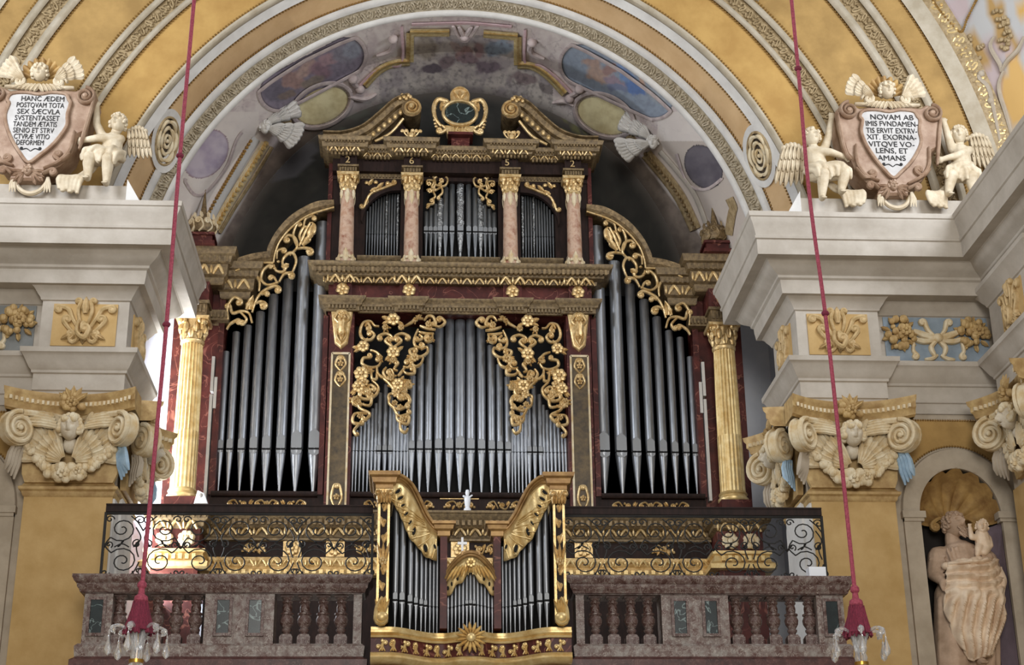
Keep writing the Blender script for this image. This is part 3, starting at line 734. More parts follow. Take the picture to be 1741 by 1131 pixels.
def pipe(x, y, z0, zm, zt, r, parent, m, lip=2.6, big=True, emb=False, name='pipe', seg=14, tip=.22):
    mb = MB(); fz = zm-.012
    mb.lathe([(r*tip, z0), (r*.55, z0+(fz-z0)*.45), (r*.98, fz-.02), (r*.98, fz), (r*.7, fz+.002), (r*.7, zm), (r, zm+.004), (r, zt-.006), (r*.93, zt), (r*.8, zt)], (x, y, 0), seg)
    if emb:
        for k in range(int((zt-zm)/(r*1.1))):
            a = k*1.1; z = zm+.08+k*r*1.1
            mb.tube([(x+(r*1.02)*math.cos(-PI/2+1.1*math.sin(a+j*.5)), y+(r*1.02)*math.sin(-PI/2+1.1*math.sin(a+j*.5)), z+j*r*.28) for j in range(5)], r*.16, 4)
    o = mb.build(name, m, parent)
    if big:
        mb = MB(); h = r*lip; n = 8; vs = []; fs = []
        # flattened mouth plate with an arched upper lip
        A = [(-.82, 0), (.82, 0), (.82, .72), (.55, .84), (.25, .92), (0, 1.0), (-.25, .92), (-.55, .84), (-.82, .72)]
        mb.prism([(x+a*r, zm+.006+b*h) for a, b in A], y-r*1.0, y-r*.55, r*.06); q = mb.build('mouth', M['mouth'], o)
        mb = MB(); mb.prism([(x-r*.85, fz), (x+r*.85, fz), (x+r*.75, fz-r*.55), (x+r*.3, fz-r*.85), (x-r*.3, fz-r*.85), (x-r*.75, fz-r*.55)], y-r*.93, y-r*.5); mb.build('lower_lip', M['mouth'], o)
        mb = MB(); mb.box(x-r*.85, x+r*.85, y-r*.99, y-r*.5, fz-.004, zm+.02); mb.build('mouth_slot', M['black'], o)
    return o
# ---- case: dark interior, wooden framing
mb = MB(); mb.box(-3.3, 3.3, 21.0, 21.45, 4.62, 10.6); mb.box(-1.8, 1.8, 20.95, 21.4, 10.6, 12.55); mb.build('dark_interior', M['black'], org, smooth=False)
for s in (-1, 1):
    mb = MB(); n = 20                      # rear panel behind the tower, following the arched frame
    top = [(1.84, 11.80), (2.39, 11.58), (2.55, 11.35), (2.70, 11.0), (3.2, 10.8), (3.3, 10.6)]
    mb.prism([(s*x, z) for x, z in [(1.7, 7.4)]+[(1.7, 11.8)]+top+[(3.3, 7.4)]], 21.0, 21.06); mb.build('tower_back_panel', M['black'], org, smooth=False)
# side bodies in the marbled wood behind the columns
for s in (-1, 1):
    mb = MB(); mb.box(*sorted((s*3.32, s*3.97)), 20.72, 21.4, 6.2, 10.5); mb.build('case_side', M['redmar'], org, smooth=False)
    mb = MB()
    mb.box(*sorted((s*3.36, s*3.40)), 20.60, 20.74, 7.45, 8.9); mb.box(*sorted((s*3.31, s*3.35)), 20.60, 20.74, 8.7, 9.15); mb.box(*sorted((s*3.36, s*3.40)), 20.60, 20.74, 8.95, 9.45)
    mb.build('white_edging', M['stuccow'], org, smooth=False)
    mb = MB(); mb.box(*sorted((s*1.83, s*1.90)), 20.6, 21.0, 7.5, 10.1); mb.box(*sorted((s*3.26, s*3.34)), 20.62, 21.0, 7.5, 10.5); mb.build('tower_post', M['redmar'], org, smooth=False)
# base of the case: stacked mouldings, frieze with rosettes
mb = MB(); mb.box(-3.32, 3.32, 20.62, 21.0, 4.62, 7.5); mb.build('case_base', M['wood'], org, smooth=False)
mb = MB(); mb.sweep([(-3.35, 20.62), (3.35, 20.62)], [(0, 6.38), (.16, 6.38), (.18, 6.42), (.13, 6.46), (.1, 6.5), (.12, 6.53), (.05, 6.6), (.06, 6.64), (0, 6.65)], -1); mb.build('base_molding', M['gold'], org)
mb = MB(); drops(mb, -3.3, 3.3, 20.52, 6.51, 6.6, .16); dent(mb, -3.3, 3.3, 20.44, 20.5, 6.40, 6.45, .09); stuff(mb.build('leaf_drop_row', M['goldlt'], org))
mb = MB(); mb.sweep([(-3.35, 20.62), (3.35, 20.62)], [(0, 6.86), (.05, 6.87), (.05, 6.9), (.02, 6.92), (.04, 7.0), (.12, 7.03), (.14, 7.06), (.16, 7.12), (.18, 7.14), (.2, 7.2), (.22, 7.21), (.22, 7.24), (0, 7.26)], -1); mb.build('base_cornice', M['molding'], org)
mb = MB(); dent(mb, -3.3, 3.3, 20.44, 20.5, 7.05, 7.12, .075); stuff(mb.build('dentil_row', M['golddk'], org, smooth=False))
mb = MB(); drops(mb, -3.3, 3.3, 20.53, 6.93, 7.03, .2); stuff(mb.build('leaf_drop_row', M['gold'], org))
for s in (-1, 1):
    for x0, x1 in ((.2, .75), (.8, 1.38), (2.55, 2.85)):
        mb = MB(); acanth(mb, min(s*x0, s*x1), max(s*x0, s*x1), 6.68, 6.85, 20.61); mb.build('frieze_carving', M['gold'], org)
    for x in (1.64, 0.0 if s > 0 else 2.2):
        mb = MB(); rosette(mb, s*x, 6.76, .1, 20.6, 7, .05); mb.box(s*x-.12, s*x+.12, 20.605, 20.625, 6.66, 6.87); mb.build('frieze_rosette', M['gold'], org)
    # sill panels below the pipes
    for x0, x1 in ((2.02, 3.1), (.35, 1.3)):
        mb = MB(); acanth(mb, min(s*x0, s*x1), max(s*x0, s*x1), 7.29, 7.44, 20.61); mb.build('sill_carving', M['gold'], org)
    mb = MB(); mb.sweep([(s*(1.9 if s > 0 else 3.3), 20.62), (s*(3.3 if s > 0 else 1.9), 20.62)], [(0, 7.46), (.05, 7.47), (.07, 7.5), (.07, 7.53), (0, 7.54)], -1); mb.build('pipe_sill', M['wood'], org)
mb = MB(); acanth(mb, -.22, .2, 7.29, 7.44, 20.61, n=1); mb.box(-.27, .25, 20.61, 20.63, 7.26, 7.28); mb.box(-.27, .25, 20.61, 20.63, 7.45, 7.465); mb.build('sill_carving', M['gold'], org)
mb = MB(); mb.sweep([(-1.46, 20.62), (1.46, 20.62)], [(0, 7.46), (.05, 7.47), (.07, 7.5), (.07, 7.53), (0, 7.54)], -1); mb.build('pipe_sill', M['wood'], org)
# pedestals under the columns
for s in (-1, 1):
    x0, x1 = sorted((s*3.36, s*3.96))
    mb = MB(); mb.box(x0, x1, 20.2, 20.75, 4.62, 7.2); ped = mb.build('pedestal', M['redmar'], org, smooth=False)
    pth = [(x0, 20.75), (x0, 20.2), (x1, 20.2), (x1, 20.75)]
    mb = MB(); mb.sweep(pth, [(0, 6.92), (.05, 6.95), (.05, 7.0), (.1, 7.03), (.12, 7.1), (.15, 7.12), (.16, 7.2), (0, 7.22)], -1)
    dent(mb, x0-.1, x1+.1, 20.06, 20.12, 7.04, 7.11, .07); mb.build('pedestal_cornice', M['molding'], ped)
    mb = MB(); drops(mb, x0, x1, 20.14, 6.9, 7.02, .2); mb.build('leaf_drop_row', M['gold'], ped)
    mb = MB(); mb.sweep(pth, [(0, 6.4), (.13, 6.4), (.14, 6.46), (.08, 6.5), (.06, 6.58), (.09, 6.6), (.09, 6.64), (0, 6.65)], -1)
    dent(mb, x0, x1, 20.08, 20.14, 6.5, 6.57, .09); mb.build('pedestal_base', M['goldlt'], ped)
    for k in (-1, 1):
        mb = MB(); rosette(mb, (x0+x1)/2+k*.14, 6.78, .12, 20.19, 8, .06); mb.build('pedestal_rosette', M['capst'], ped)
# gilded fluted columns of the wings
for s in (-1, 1):
    x, y = s*3.65, 20.42
    mb = MB(); mb.box(x-.2, x+.2, y-.2, y+.2, 7.2, 7.36); col = mb.build('column_plinth', M['redmar'], org, smooth=False)
    mb = MB(); mb.lathe([(.19, 7.36), (.205, 7.38), (.205, 7.41), (.185, 7.43), (.18, 7.45), (.195, 7.47), (.185, 7.49), (.172, 7.5)], (x, y, 0), 28); mb.build('column_base', M['goldlt'], org)
    mb = MB(); mb.lathe([(.172, 7.5), (.17, 7.56), (.168, 8.28), (.168, 8.29)], (x, y, 0), 160, flute=20, fd=.010); mb.lathe([(.165, 8.29), (.16, 8.9), (.148, 9.5), (.15, 9.55)], (x, y, 0), 160, flute=20, fd=.02)
    sh = mb.build('gilded_shaft', M['goldlt'], org, auto=60)
    mb = MB(); mb.lathe([(.15, 9.53), (.165, 9.55), (.165, 9.58), (.14, 9.6), (.14, 9.8), (.16, 9.86)], (x, y, 0), 20)
    for k in range(8):
        a = 2*PI*k/8; mb.M = Matrix.Translation((x, y, 0)) @ Matrix.Rotation(a, 4, 'Z')
        leaf(mb, 0, 9.6, PI/2, .16, .055, -.145, .03); leaf(mb, 0.055, 9.68, PI/2, .16, .045, -.155, .04)
    for k in range(4):
        a = PI/4+PI/2*k; mb.M = Matrix.Translation((x, y, 0)) @ Matrix.Rotation(a, 4, 'Z')
        for t in (-1, 1): vine(mb, [(t*.01, 9.72), (t*.02, 9.83)], .018, -.19, None, (.05, t), .03)
        mb.blob((0, -.2, 9.83), .05, 8, 5)
    mb.M = None
    mb.prism([(x-.22, 9.86), (x+.22, 9.86), (x+.23, 9.9), (x-.23, 9.9)], y-.21, y+.22); mb.build('column_capital', M['gold'], org)
    mb = MB(); mb.box(x-.19, x+.19, y-.19, y+.3, 9.9, 10.1); mb.build('impost_block', M['golddk'], org, smooth=False)
    mb = MB(); dent(mb, x-.18, x+.18, y-.21, y-.18, 9.95, 10.06, .05); mb.box(x-.22, x+.22, y-.22, y+.3, 10.08, 10.12); mb.build('impost_dentils', M['molding'], org, smooth=False)
    mb = MB(); mb.box(x-.2, x+.2, y-.16, y+.3, 10.12, 10.42); mb.build('frieze_block', M['redmar'], org, smooth=False)
    mb = MB(); upright(mb, x, 10.14, 10.4, .22, y-.17); mb.build('frieze_carving', M['gold'], org)
    # upper wing cornice in two steps
    for xa, xb, yf, zt in ((3.30, 3.98, 20.2, 10.92), (2.95, 3.32, 20.42, 10.80)):
        a, b = sorted((s*xa, s*xb)); p = [(a, 21.0), (a, yf+.18), (b, yf+.18), (b, 21.0)]
        mb = MB(); mb.sweep(p, [(0, zt-.5), (.02, zt-.48), (.03, zt-.4), (.07, zt-.37), (.08, zt-.22), (.12, zt-.2), (.14, zt-.12), (.18, zt-.1), (.2, zt-.02), (.2, zt), (0, zt+.01)], -1)
        dent(mb, a-.1, b+.1, yf+.04, yf+.12, zt-.2, zt-.11, .07); mb.box(a, b, yf+.18, 21.0, zt-.5, zt); mb.build('wing_cornice', M['molding'], org)
        mb = MB(); drops(mb, a-.05, b+.05, yf+.1, zt-.37, zt-.23, .22); mb.build('leaf_drop_row', M['gold'], org)
    mb = MB(); mb.box(*sorted((s*3.2, s*3.5)), 20.5, 20.75, 9.95, 10.1); dent(mb, *sorted((s*3.2, s*3.5)), 20.46, 20.5, 9.98, 10.06, .05); mb.build('wing_impost', M['molding'], org, smooth=False)
    # finial: urn wrapped in foliage with a thin spire
    fx, fy = s*3.6, 20.3
    mb = MB(); mb.box(fx-.2, fx+.2, fy-.2, fy+.2, 10.92, 10.97); mb.box(fx-.16, fx+.16, fy-.16, fy+.16, 10.97, 11.06); mb.box(fx-.19, fx+.19, fy-.19, fy+.19, 11.06, 11.1); fb = mb.build('finial_plinth', M['redmar'], org, smooth=False)
    mb = MB(); mb.lathe([(.08, 11.1), (.17, 11.14), (.2, 11.22), (.18, 11.32), (.11, 11.38), (.05, 11.44), (.03, 11.6), (.015, 11.75), (.005, 11.92)], (fx, fy, 0), 16)
    fin = mb.build('finial_urn', M['golddk'], org)
    mb = MB()
    for k in range(9):
        mb.M = Matrix.Translation((fx, fy, 0)) @ Matrix.Rotation(2*PI*k/9, 4, 'Z')
        vine(mb, [(-.03, 11.12), (.03, 11.2), (0, 11.3)], .02, -.17, None, (.045, 1), .03); leaf(mb, 0, 11.34, PI/2+.2, .11, .03, -.14, .03)
    mb.M = None; mb.build('finial_foliage', M['capst'] if s < 0 else M['golddk'], fin)
# ---- pilasters that flank the central field
for s in (-1, 1):
    a, b = sorted((s*1.47, s*1.81))
    mb = MB(); mb.box(a, b, 20.52, 21.0, 7.2, 10.1); pil = mb.build('pilaster', M['redmar'], org, smooth=False)
    mb = MB(); mb.box(a+.06, b-.06, 20.505, 20.53, 7.26, 9.46); mb.build('marbled_panel', M['brmar'], pil, smooth=False)
    mb = MB()
    for x in (a+.05, b-.05): mb.box(x-.013, x+.013, 20.49, 20.53, 7.24, 9.48)
    mb.box(a+.05, b-.05, 20.49, 20.53, 9.46, 9.49); mb.build('panel_fillet', M['capst'], pil, smooth=False)
    mb = MB(); upright(mb, s*1.64, 8.98, 9.44, .2, 20.505); mb.build('panel_carving', M['gold'], pil)
    mb = MB(); upright(mb, s*1.64, 7.24, 7.64, .2, 20.505); mb.build('panel_carving', M['gold'], pil)
    mb = MB()
    mb.prism([(s*1.64-.15, 10.08), (s*1.64+.15, 10.08), (s*1.64+.09, 9.62), (s*1.64, 9.54), (s*1.64-.09, 9.62)], 20.44, 20.53, .02)
    upright(mb, s*1.64, 9.85, 10.08, .28, 20.43, .05); upright(mb, s*1.64, 9.58, 9.86, .18, 20.44, .05); leaf(mb, s*1.64, 10.06, -PI/2, .45, .08, 20.42, .05); mb.build('console', M['gold'], pil)
# ---- middle entablature
def steps(xs, y, dy):
    """plan path with breaks forward over the given intervals"""
    p = []
    for i, (a, b, k) in enumerate(xs): p += [(a, y-dy*k), (b, y-dy*k)]
    return p
res = [(-1.86, -1.42, 1), (-1.42, -.9, 0), (-.9, -.55, 1), (-.55, .55, 0), (.55, .9, 1), (.9, 1.42, 0), (1.42, 1.86, 1)]
mb = MB(); mb.box(-1.84, 1.84, 20.5, 21.0, 10.08, 10.55); mb.build('middle_frieze', M['redmar'], org, smooth=False)
mb = MB(); mb.sweep([(-1.86, 21.0)]+steps(res, 20.5, .07)+[(1.86, 21.0)], [(0, 10.07), (.02, 10.08), (.02, 10.14), (.05, 10.16), (.06, 10.2), (.1, 10.23), (.11, 10.27), (0, 10.28)], -1)
for a, b, k in res: dent(mb, a+.02, b-.02, 20.5-.07*k-.06, 20.5-.07*k, 10.10, 10.15, .05)
mb.build('middle_architrave', M['molding'], org)
for x in (-1.64, -.72, .72, 1.64):
    mb = MB(); mb.box(x-.13, x+.13, 20.43, 20.52, 10.28, 10.5); bl = mb.build('frieze_block', M['redmar'], org, smooth=False)
    mb = MB(); rosette(mb, x, 10.39, .1, 20.42, 6, .05); upright(mb, x, 10.29, 10.49, .2, 20.425, .04); mb.build('boss', M['gold'], bl)
mb = MB(); mb.sweep([(-1.86, 21.0), (-1.86, 20.45), (1.86, 20.45), (1.86, 21.0)], [(0, 10.5), (.04, 10.5), (.05, 10.55), (.14, 10.57), (.15, 10.6), (.2, 10.61), (.21, 10.66), (.24, 10.68), (.26, 10.71), (.26, 10.735), (0, 10.74)], -1)
mb.box(-1.86, 1.86, 20.45, 21.0, 10.5, 10.735); mb.build('middle_cornice', M['molding'], org)
mb = MB(); dent(mb, -2.05, 2.05, 20.215, 20.28, 10.585, 10.66, .066); stuff(mb.build('dentil_row', M['golddk'], org, smooth=False))
mb = MB(); drops(mb, -1.9, 1.9, 20.37, 10.48, 10.57, .17)
for x in (-1.64, -.72, .72, 1.64): drops(mb, x-.2, x+.2, 20.3, 10.46, 10.57, .2)
stuff(mb.build('leaf_drop_row', M['gold'], org))
# ---- upper storey
mb = MB(); mb.box(-1.84, -1.36, 20.62, 21.0, 10.7, 12.5); mb.box(1.36, 1.84, 20.62, 21.0, 10.7, 12.5); mb.box(-.86, -.54, 20.62, 21.0, 10.7, 12.5); mb.box(.54, .86, 20.62, 21.0, 10.7, 12.5)
mb.box(-1.84, 1.84, 20.62, 21.0, 10.7, 10.93); mb.box(-1.84, 1.84, 20.6, 21.0, 12.2, 12.62); mb.box(-1.84, 1.84, 20.45, 20.62, 12.26, 12.47); mb.build('upper_case', M['wood'], org, smooth=False)
for s in (-1, 1):
    mb = MB(); mb.box(*sorted((s*1.84, s*1.9)), 20.6, 21.4, 10.7, 12.7); mb.build('upper_side', M['redmar'], org, smooth=False)
for a, b in ((-1.42, -.88), (-.52, .52), (.88, 1.42)):
    mb = MB(); mb.sweep([(a-.04, 20.62), (b+.04, 20.62)], [(0, 10.9), (.05, 10.9), (.09, 10.94), (.1, 10.97), (0, 10.98)], -1); mb.build('pipe_sill', M['molding'], org)
    mb = MB(); acanth(mb, a+.06, b-.06, 10.76, 10.9, 20.61); mb.build('sill_carving', M['gold'], org)
for s in (-1, 1):                      # quarter-arched tops of the small fields
    P = [(s*.86, 12.22), (s*1.42, 12.22), (s*1.42, 11.55)]
    for i in range(11):
        t = i/10*PI/2; P.append((s*(.9+.5*math.cos(t)), 11.5+.53*math.sin(t)))
    mb = MB(); mb.prism(P[:-1]+[(s*.86, 12.03)], 20.58, 20.66); mb.build('arched_board', M['wood'], org, smooth=False)
    mb = MB()
    vine(mb, [(s*1.38, 11.75), (s*1.3, 11.95), (s*1.12, 12.05), (s*.95, 12.12)], .02, 20.575, (.035, s), (.035, -s), .03)
    for x, z, a in ((1.33, 12.1, 2.2), (1.3, 12.0, 2.6), (1.2, 12.06, 2.4), (1.08, 12.1, 2.9), (1.33, 11.88, -1.2)): leaf(mb, s*x, z, a if s > 0 else PI-a, .13, .035, 20.575, .03)
    for x, z in ((1.35, 12.13), (1.22, 12.14), (1.24, 12.0), (1.05, 12.13)): mb.blob((s*x, 20.56, z), (.035, .03, .03), 6, 4)
    mb.build('spandrel_carving', M['gold'], org)
    mb = MB(); mb.sweep([(s*.86 if s > 0 else -1.46, 20.6), (s*1.46 if s > 0 else -.86, 20.6)], [(0, 12.2), (.04, 12.2), (.05, 12.24), (.08, 12.27), (.08, 12.31), (0, 12.32)], -1); dent(mb, *sorted((s*.86, s*1.46)), 20.53, 20.57, 12.21, 12.26, .045); mb.build('field_cornice', M['molding'], org)
UV = [[(1230, 530), (1232, 455), (1285, 430), (1310, 490)], [(1330, 480), (1370, 430), (1440, 470), (1390, 510)], [(1395, 510), (1470, 560), (1440, 640), (1340, 630), (1320, 560), (1395, 510)], [(1380, 560), (1420, 590), (1380, 610)], [(1480, 510), (1480, 450), (1540, 450), (1530, 500)], [(1235, 630), (1240, 580), (1310, 590), (1290, 650)], [(1230, 690), (1280, 680), (1330, 760), (1280, 800)], [(1340, 690), (1400, 660), (1410, 720), (1360, 770)], [(1310, 780), (1310, 840), (1250, 850)], [(1250, 480), (1300, 530), (1330, 600), (1310, 680)]]
ucm = MB()
for pts in UV: vine(ucm, crop(540, 220, 6.654, 20.6, pts), .017, 20.6, None, (.02, 1), .03, .7)
for x, y, r in ((1270, 520, .035), (1360, 450, .035), (1500, 470, .03), (1260, 620, .04), (1270, 700, .04), (1290, 810, .035), (1240, 890, .022), (1570, 430, .02), (1400, 580, .04)):
    (a, b), = crop(540, 220, 6.654, 20.6, [(x, y)]); rosette(ucm, a, b, r, 20.6, 6, .03)
ucm.build('upper_centre_carving', M['gold'], org); mirror(ucm).build('upper_centre_carving', M['gold'], org)
# columns of the upper storey
for x in (-1.61, -.70, .70, 1.61):
    y = 20.42
    mb = MB(); mb.lathe([(.1, 10.74), (.125, 10.76), (.115, 10.8), (.107, 10.86), (.104, 11.2), (.098, 11.6), (.09, 11.92)], (x, y, 0), 20); cs = mb.build('marble_shaft', M['colmar'], org)
    mb = MB()
    for k in range(6):
        mb.M = Matrix.Translation((x, y, 0)) @ Matrix.Rotation(2*PI*k/6, 4, 'Z')
        leaf(mb, 0, 10.76, PI/2, .24 if k % 2 == 0 else .16, .045, -.108, .02); leaf(mb, 0, 11.92, -PI/2, .24 if k % 2 == 0 else .15, .04, -.096, .02)
        for t in (-1, 1): vine(mb, [(t*.01, 10.78), (t*.035, 10.86)], .01, -.11, None, (.02, -t), .015)
    mb.M = None; mb.build('shaft_foliage', M['capst'], cs)
    mb = MB(); mb.lathe([(.09, 11.9), (.11, 11.92), (.11, 11.94), (.085, 11.96), (.09, 12.08), (.11, 12.14)], (x, y, 0), 16)
    for k in range(8):
        mb.M = Matrix.Translation((x, y, 0)) @ Matrix.Rotation(2*PI*k/8, 4, 'Z'); leaf(mb, 0, 11.95, PI/2, .12, .04, -.092, .03)
    for k in range(4):
        mb.M = Matrix.Translation((x, y, 0)) @ Matrix.Rotation(PI/4+PI/2*k, 4, 'Z'); vine(mb, [(0, 12.02), (.01, 12.1)], .016, -.13, None, (.035, 1), .03); mb.blob((0, -.14, 12.1), .04, 6, 4)
    mb.M = None; mb.blob((x, y-.12, 12.08), (.03, .03, .04), 6, 4); mb.prism([(x-.15, 12.12), (x+.15, 12.12), (x+.16, 12.17), (x-.16, 12.17)], y-.15, y+.15, .01); mb.build('column_capital', M['gold'], org)
    mb = MB(); mb.box(x-.12, x+.12, y-.1, y+.2, 12.17, 12.27); dent(mb, x-.13, x+.13, y-.13, y-.1, 12.18, 12.24, .04); mb.box(x-.15, x+.15, y-.14, y+.2, 12.25, 12.28); mb.build('impost_block', M['molding'], org, smooth=False)
    mb = MB(); mb.box(x-.12, x+.12, y-.08, y+.2, 12.28, 12.46); mb.build('numeral_block', M['wood'], org, smooth=False)
for x, t in ((-1.62, '2'), (-.71, '6'), (.66, '5'), (1.6, '2')):
    textmesh('numeral', t, .15, (x, 20.325, 12.325), M['gold'], org, .008)
# top entablature with breaks over the columns
rs = [(-1.9, -1.42, 1), (-1.42, -.98, 0), (-.98, -.45, 1), (-.45, .45, 0), (.45, .98, 1), (.98, 1.42, 0), (1.42, 1.9, 1)]
mb = MB()
for a, b, k in rs:
    y = 20.42-.16*k; z = .045*k
    mb.sweep([(a, 20.7), (a, y), (b, y), (b, 20.7)] if k else [(a, y), (b, y)], [(0, 12.455), (.03, 12.47), (.04, 12.495), (.08, 12.51), (.09, 12.54+z), (.12, 12.55+z), (.14, 12.59+z), (.14, 12.61+z), (0, 12.62+z)], -1)
    mb.box(a, b, y, 20.7, 12.455, 12.615+z)
mb.build('top_cornice', M['molding'], org)
mb = MB()
for a, b, k in rs: dent(mb, a-.05*k, b+.05*k, 20.42-.16*k-.12, 20.42-.16*k-.08, 12.52+.045*k, 12.58+.045*k, .045); dent(mb, a+.03, b-.03, 20.36-.12*k, 20.4-.12*k, 12.415, 12.46, .055)
stuff(mb.build('dentil_row', M['golddk'], org, smooth=False))
mb = MB()
for a, b, k in rs: drops(mb, a, b, 20.37-.16*k, 12.45, 12.515+.02*k, .16)
stuff(mb.build('leaf_drop_row', M['gold'], org))
for s in (-1, 1):
    mb = MB(); 
    for k in range(5): vine(mb, [(s*.72, 12.66), (s*(.72+(k-2)*.04), 12.73), (s*(.72+(k-2)*.055), 12.79)], .016, 20.2, None, (.02, 1 if k > 2 else -1), .02)
    mb.blob((s*.72, 20.18, 12.71), (.06, .04, .05), 6, 4); mb.build('cornice_palmette', M['gold'], org)
# broken scroll pediment
for s in (-1, 1):
    base = cr([(s*1.98, 12.72), (s*1.68, 12.73), (s*1.4, 12.84), (s*1.15, 13.07), (s*.95, 13.28), (s*.76, 13.37)], 6)
    N = len(base); vs = []; fs = []
    sec = [(-.16, 0.0), (-.15, .06), (-.06, .1), (-.04, .16), (.03, .18), (.04, .24), (.06, .24), (.06, -.5), (-.16, -.5)]
    for i in range(N):
        a_ = base[max(i-1, 0)]; b_ = base[min(i+1, N-1)]; dx, dz = b_[0]-a_[0], b_[1]-a_[1]; l = math.hypot(dx, dz); nx, nz_ = -dz/l*(1 if s < 0 else -1), dx/l*(1 if s < 0 else -1)
        for o_, e in sec: vs.append((base[i][0]+nx*o_, 20.45-e, base[i][1]+nz_*o_))
    P = len(sec)
    for i in range(N-1):
        for k in range(P): j = (k+1) % P; fs.append((i*P+k, i*P+j, (i+1)*P+j, (i+1)*P+k))
    fs.append(tuple(range(P))); fs.append(tuple((N-1)*P+k for k in reversed(range(P))))
    mb = MB(); mb.add(vs, fs); pe = mb.build('pediment_arm', M['golddk'], org)
    mb = MB(); low = cr([(s*1.24, 12.66), (s*1.02, 12.8), (s*.84, 13.04)], 8); mb.rib(low, .022, 20.3, .03); mb.build('pediment_fillet', M['gold'], pe)
    mb = MB()
    for i in range(7):
        t = i/6; x = s*(1.34-.46*t); z = 12.72+.44*t; mb.blob((x, 20.32, z), (.035, .03, .05), 6, 4)
    mb.build('pediment_beads', M['gold'], pe)
    mb = MB(); mb.prism([(s*1.9, 12.6), (s*.8, 12.6), (s*.8, 13.0), (s*.95, 13.2), (s*1.15, 13.0), (s*1.4, 12.78), (s*1.68, 12.68)], 20.5, 20.7); mb.build('tympanum', M['wood'], org, smooth=False)
    # rolled end: drum lying along the depth with a snail front
    cx, cz = s*.72, 13.2; mb = MB(); mb.M = Matrix.Translation((cx, 20.25, cz)) @ Matrix.Rotation(-PI/2, 4, 'X')
    mb.lathe([(.145, 0), (.14, .02), (.125, .5), (.125, .52)], (0, 0, 0), 24); mb.M = None; dr = mb.build('scroll_drum', M['golddk'], org)
    mb = MB(); pts = []
    for i in range(34): t = i/33; a = PI/2+s*t*2*PI*2.1; rr = .132*(1-.8*t); pts.append((cx+rr*math.cos(a), cz+rr*math.sin(a)))
    mb.rib(pts, [.022*(1-.4*i/33) for i in range(34)], 20.25, .05); mb.blob((cx, 20.2, cz), (.045, .06, .045), 8, 5)
    for k in range(6): mb.blob((cx+s*(.02+.03*k), 20.24, cz+.17+.03*math.sin(k*2.1)), (.03, .03, .035), 6, 4)
    mb.build('scroll_front', M['gold'], dr)
# crowning cartouche with an oval shield
mb = MB(); mb.box(-.14, .12, 20.4, 20.7, 12.6, 12.82); mb.box(-.19, .17, 20.28, 20.6, 12.80, 12.84); mb.build('cartouche_pedestal', M['redmar'], org, smooth=False)
mb = MB(); cx, cz = -.02, 13.17; el = lambda a, b, n=36: [(cx+a*math.cos(2*PI*k/n), cz+b*math.sin(2*PI*k/n)) for k in range(n)]
mb.prism(el(.245, .2), 20.33, 20.5); mb.build('oval_shield', M['green'], org, smooth=False)
mb = MB(); P = el(.245, .2); mb.rib(P+P[:2], .026, 20.33, .05)
mb.prism([(-.2, 12.84), (.16, 12.84), (.2, 12.98), (-.24, 12.98)], 20.36, 20.5)
mb.prism([(-.17, 13.36), (.13, 13.36), (.1, 13.44), (.12, 13.5), (.08, 13.58), (-.02, 13.6), (-.12, 13.58), (-.16, 13.5), (-.14, 13.44)], 20.36, 20.46)
mb.rib(cr([(-.14, 13.38), (-.15, 13.5), (-.1, 13.58), (-.02, 13.61), (.06, 13.58), (.11, 13.5), (.1, 13.38)], 5), .014, 20.35, .03)
for k in (-1, 0, 1): leaf(mb, -.02, 13.4, PI/2+k*.6, .17, .03, 20.35, .03)
for s in (-1, 1):
    X = lambda v: cx+s*v
    vine(mb, [(X(.2), 13.4), (X(.32), 13.42), (X(.38), 13.28), (X(.35), 13.1), (X(.27), 12.98)], .04, 20.4, (.05, s), None, .05); vine(mb, [(X(.3), 13.02), (X(.2), 12.94), (X(.27), 12.88)], .03, 20.4, None, (.04, s), .04)
    for k in range(9):
        t = k/8; a = 1.15-2.1*t; mb.blob((X(.30+.07*math.cos(a)), 20.38, 13.18+.26*math.sin(a)), (.03, .03, .022), 5, 4)
    leaf(mb, X(.27), 13.22, PI/2, .16, .03, 20.36, .04)
mb.build('shield_frame', M['gold'], org)
textmesh('date_figures', '1615', .13, (-.02, 20.345, 12.865), M['goldlt'], org, .006)
# ---- arched gold frames and carving over the side towers
outer = [(568, 341), (536, 344), (497, 365), (471, 392), (456, 418), (453, 428)]; outer2 = [(453, 428), (429, 432), (405, 439), (390, 447)]
inner = [(568, 353), (526, 366), (497, 386), (477, 409), (468, 430), (465, 447)]; inner2 = [(465, 447), (438, 448), (415, 455), (400, 461)]
def ribbon(mb, A, B, y0, y1):
    n = len(A); vs = []
    for a, b in zip(A, B): vs += [(a[0], y0+.03, a[1]), (a[0]*.9+b[0]*.1, y0, a[1]*.9+b[1]*.1), (a[0]*.45+b[0]*.55, y0+.03, a[1]*.45+b[1]*.55), (b[0]*.85+a[0]*.15, y0, b[1]*.85+a[1]*.15), (b[0], y0+.02, b[1]), (b[0], y1, b[1]), (a[0], y1, a[1])]
    fs = [(i*7+k, i*7+(k+1) % 7, (i+1)*7+(k+1) % 7, (i+1)*7+k) for i in range(n-1) for k in range(7)]; fs += [tuple(range(7)), tuple((n-1)*7+k for k in reversed(range(7)))]
    mb.add(vs, fs)
lm = MB()
for A, B in ((outer, inner), (outer2, inner2)): ribbon(lm, cr(TR(20.5, A), 6), cr(TR(20.5, B[:len(A)] if len(A) == len(B) else B), 6), 20.45, 21.05)
lm.build('tower_arch_frame', M['golddk'], org); mirror(lm).build('tower_arch_frame', M['golddk'], org)
lm = MB(); lm.rib(cr(TR(20.46, inner), 6), .014, 20.45, .02); lm.rib(cr(TR(20.46, inner2), 6), .014, 20.45, .02); lm.build('tower_arch_bead', M['gold'], org); mirror(lm).build('tower_arch_bead', M['gold'], org)
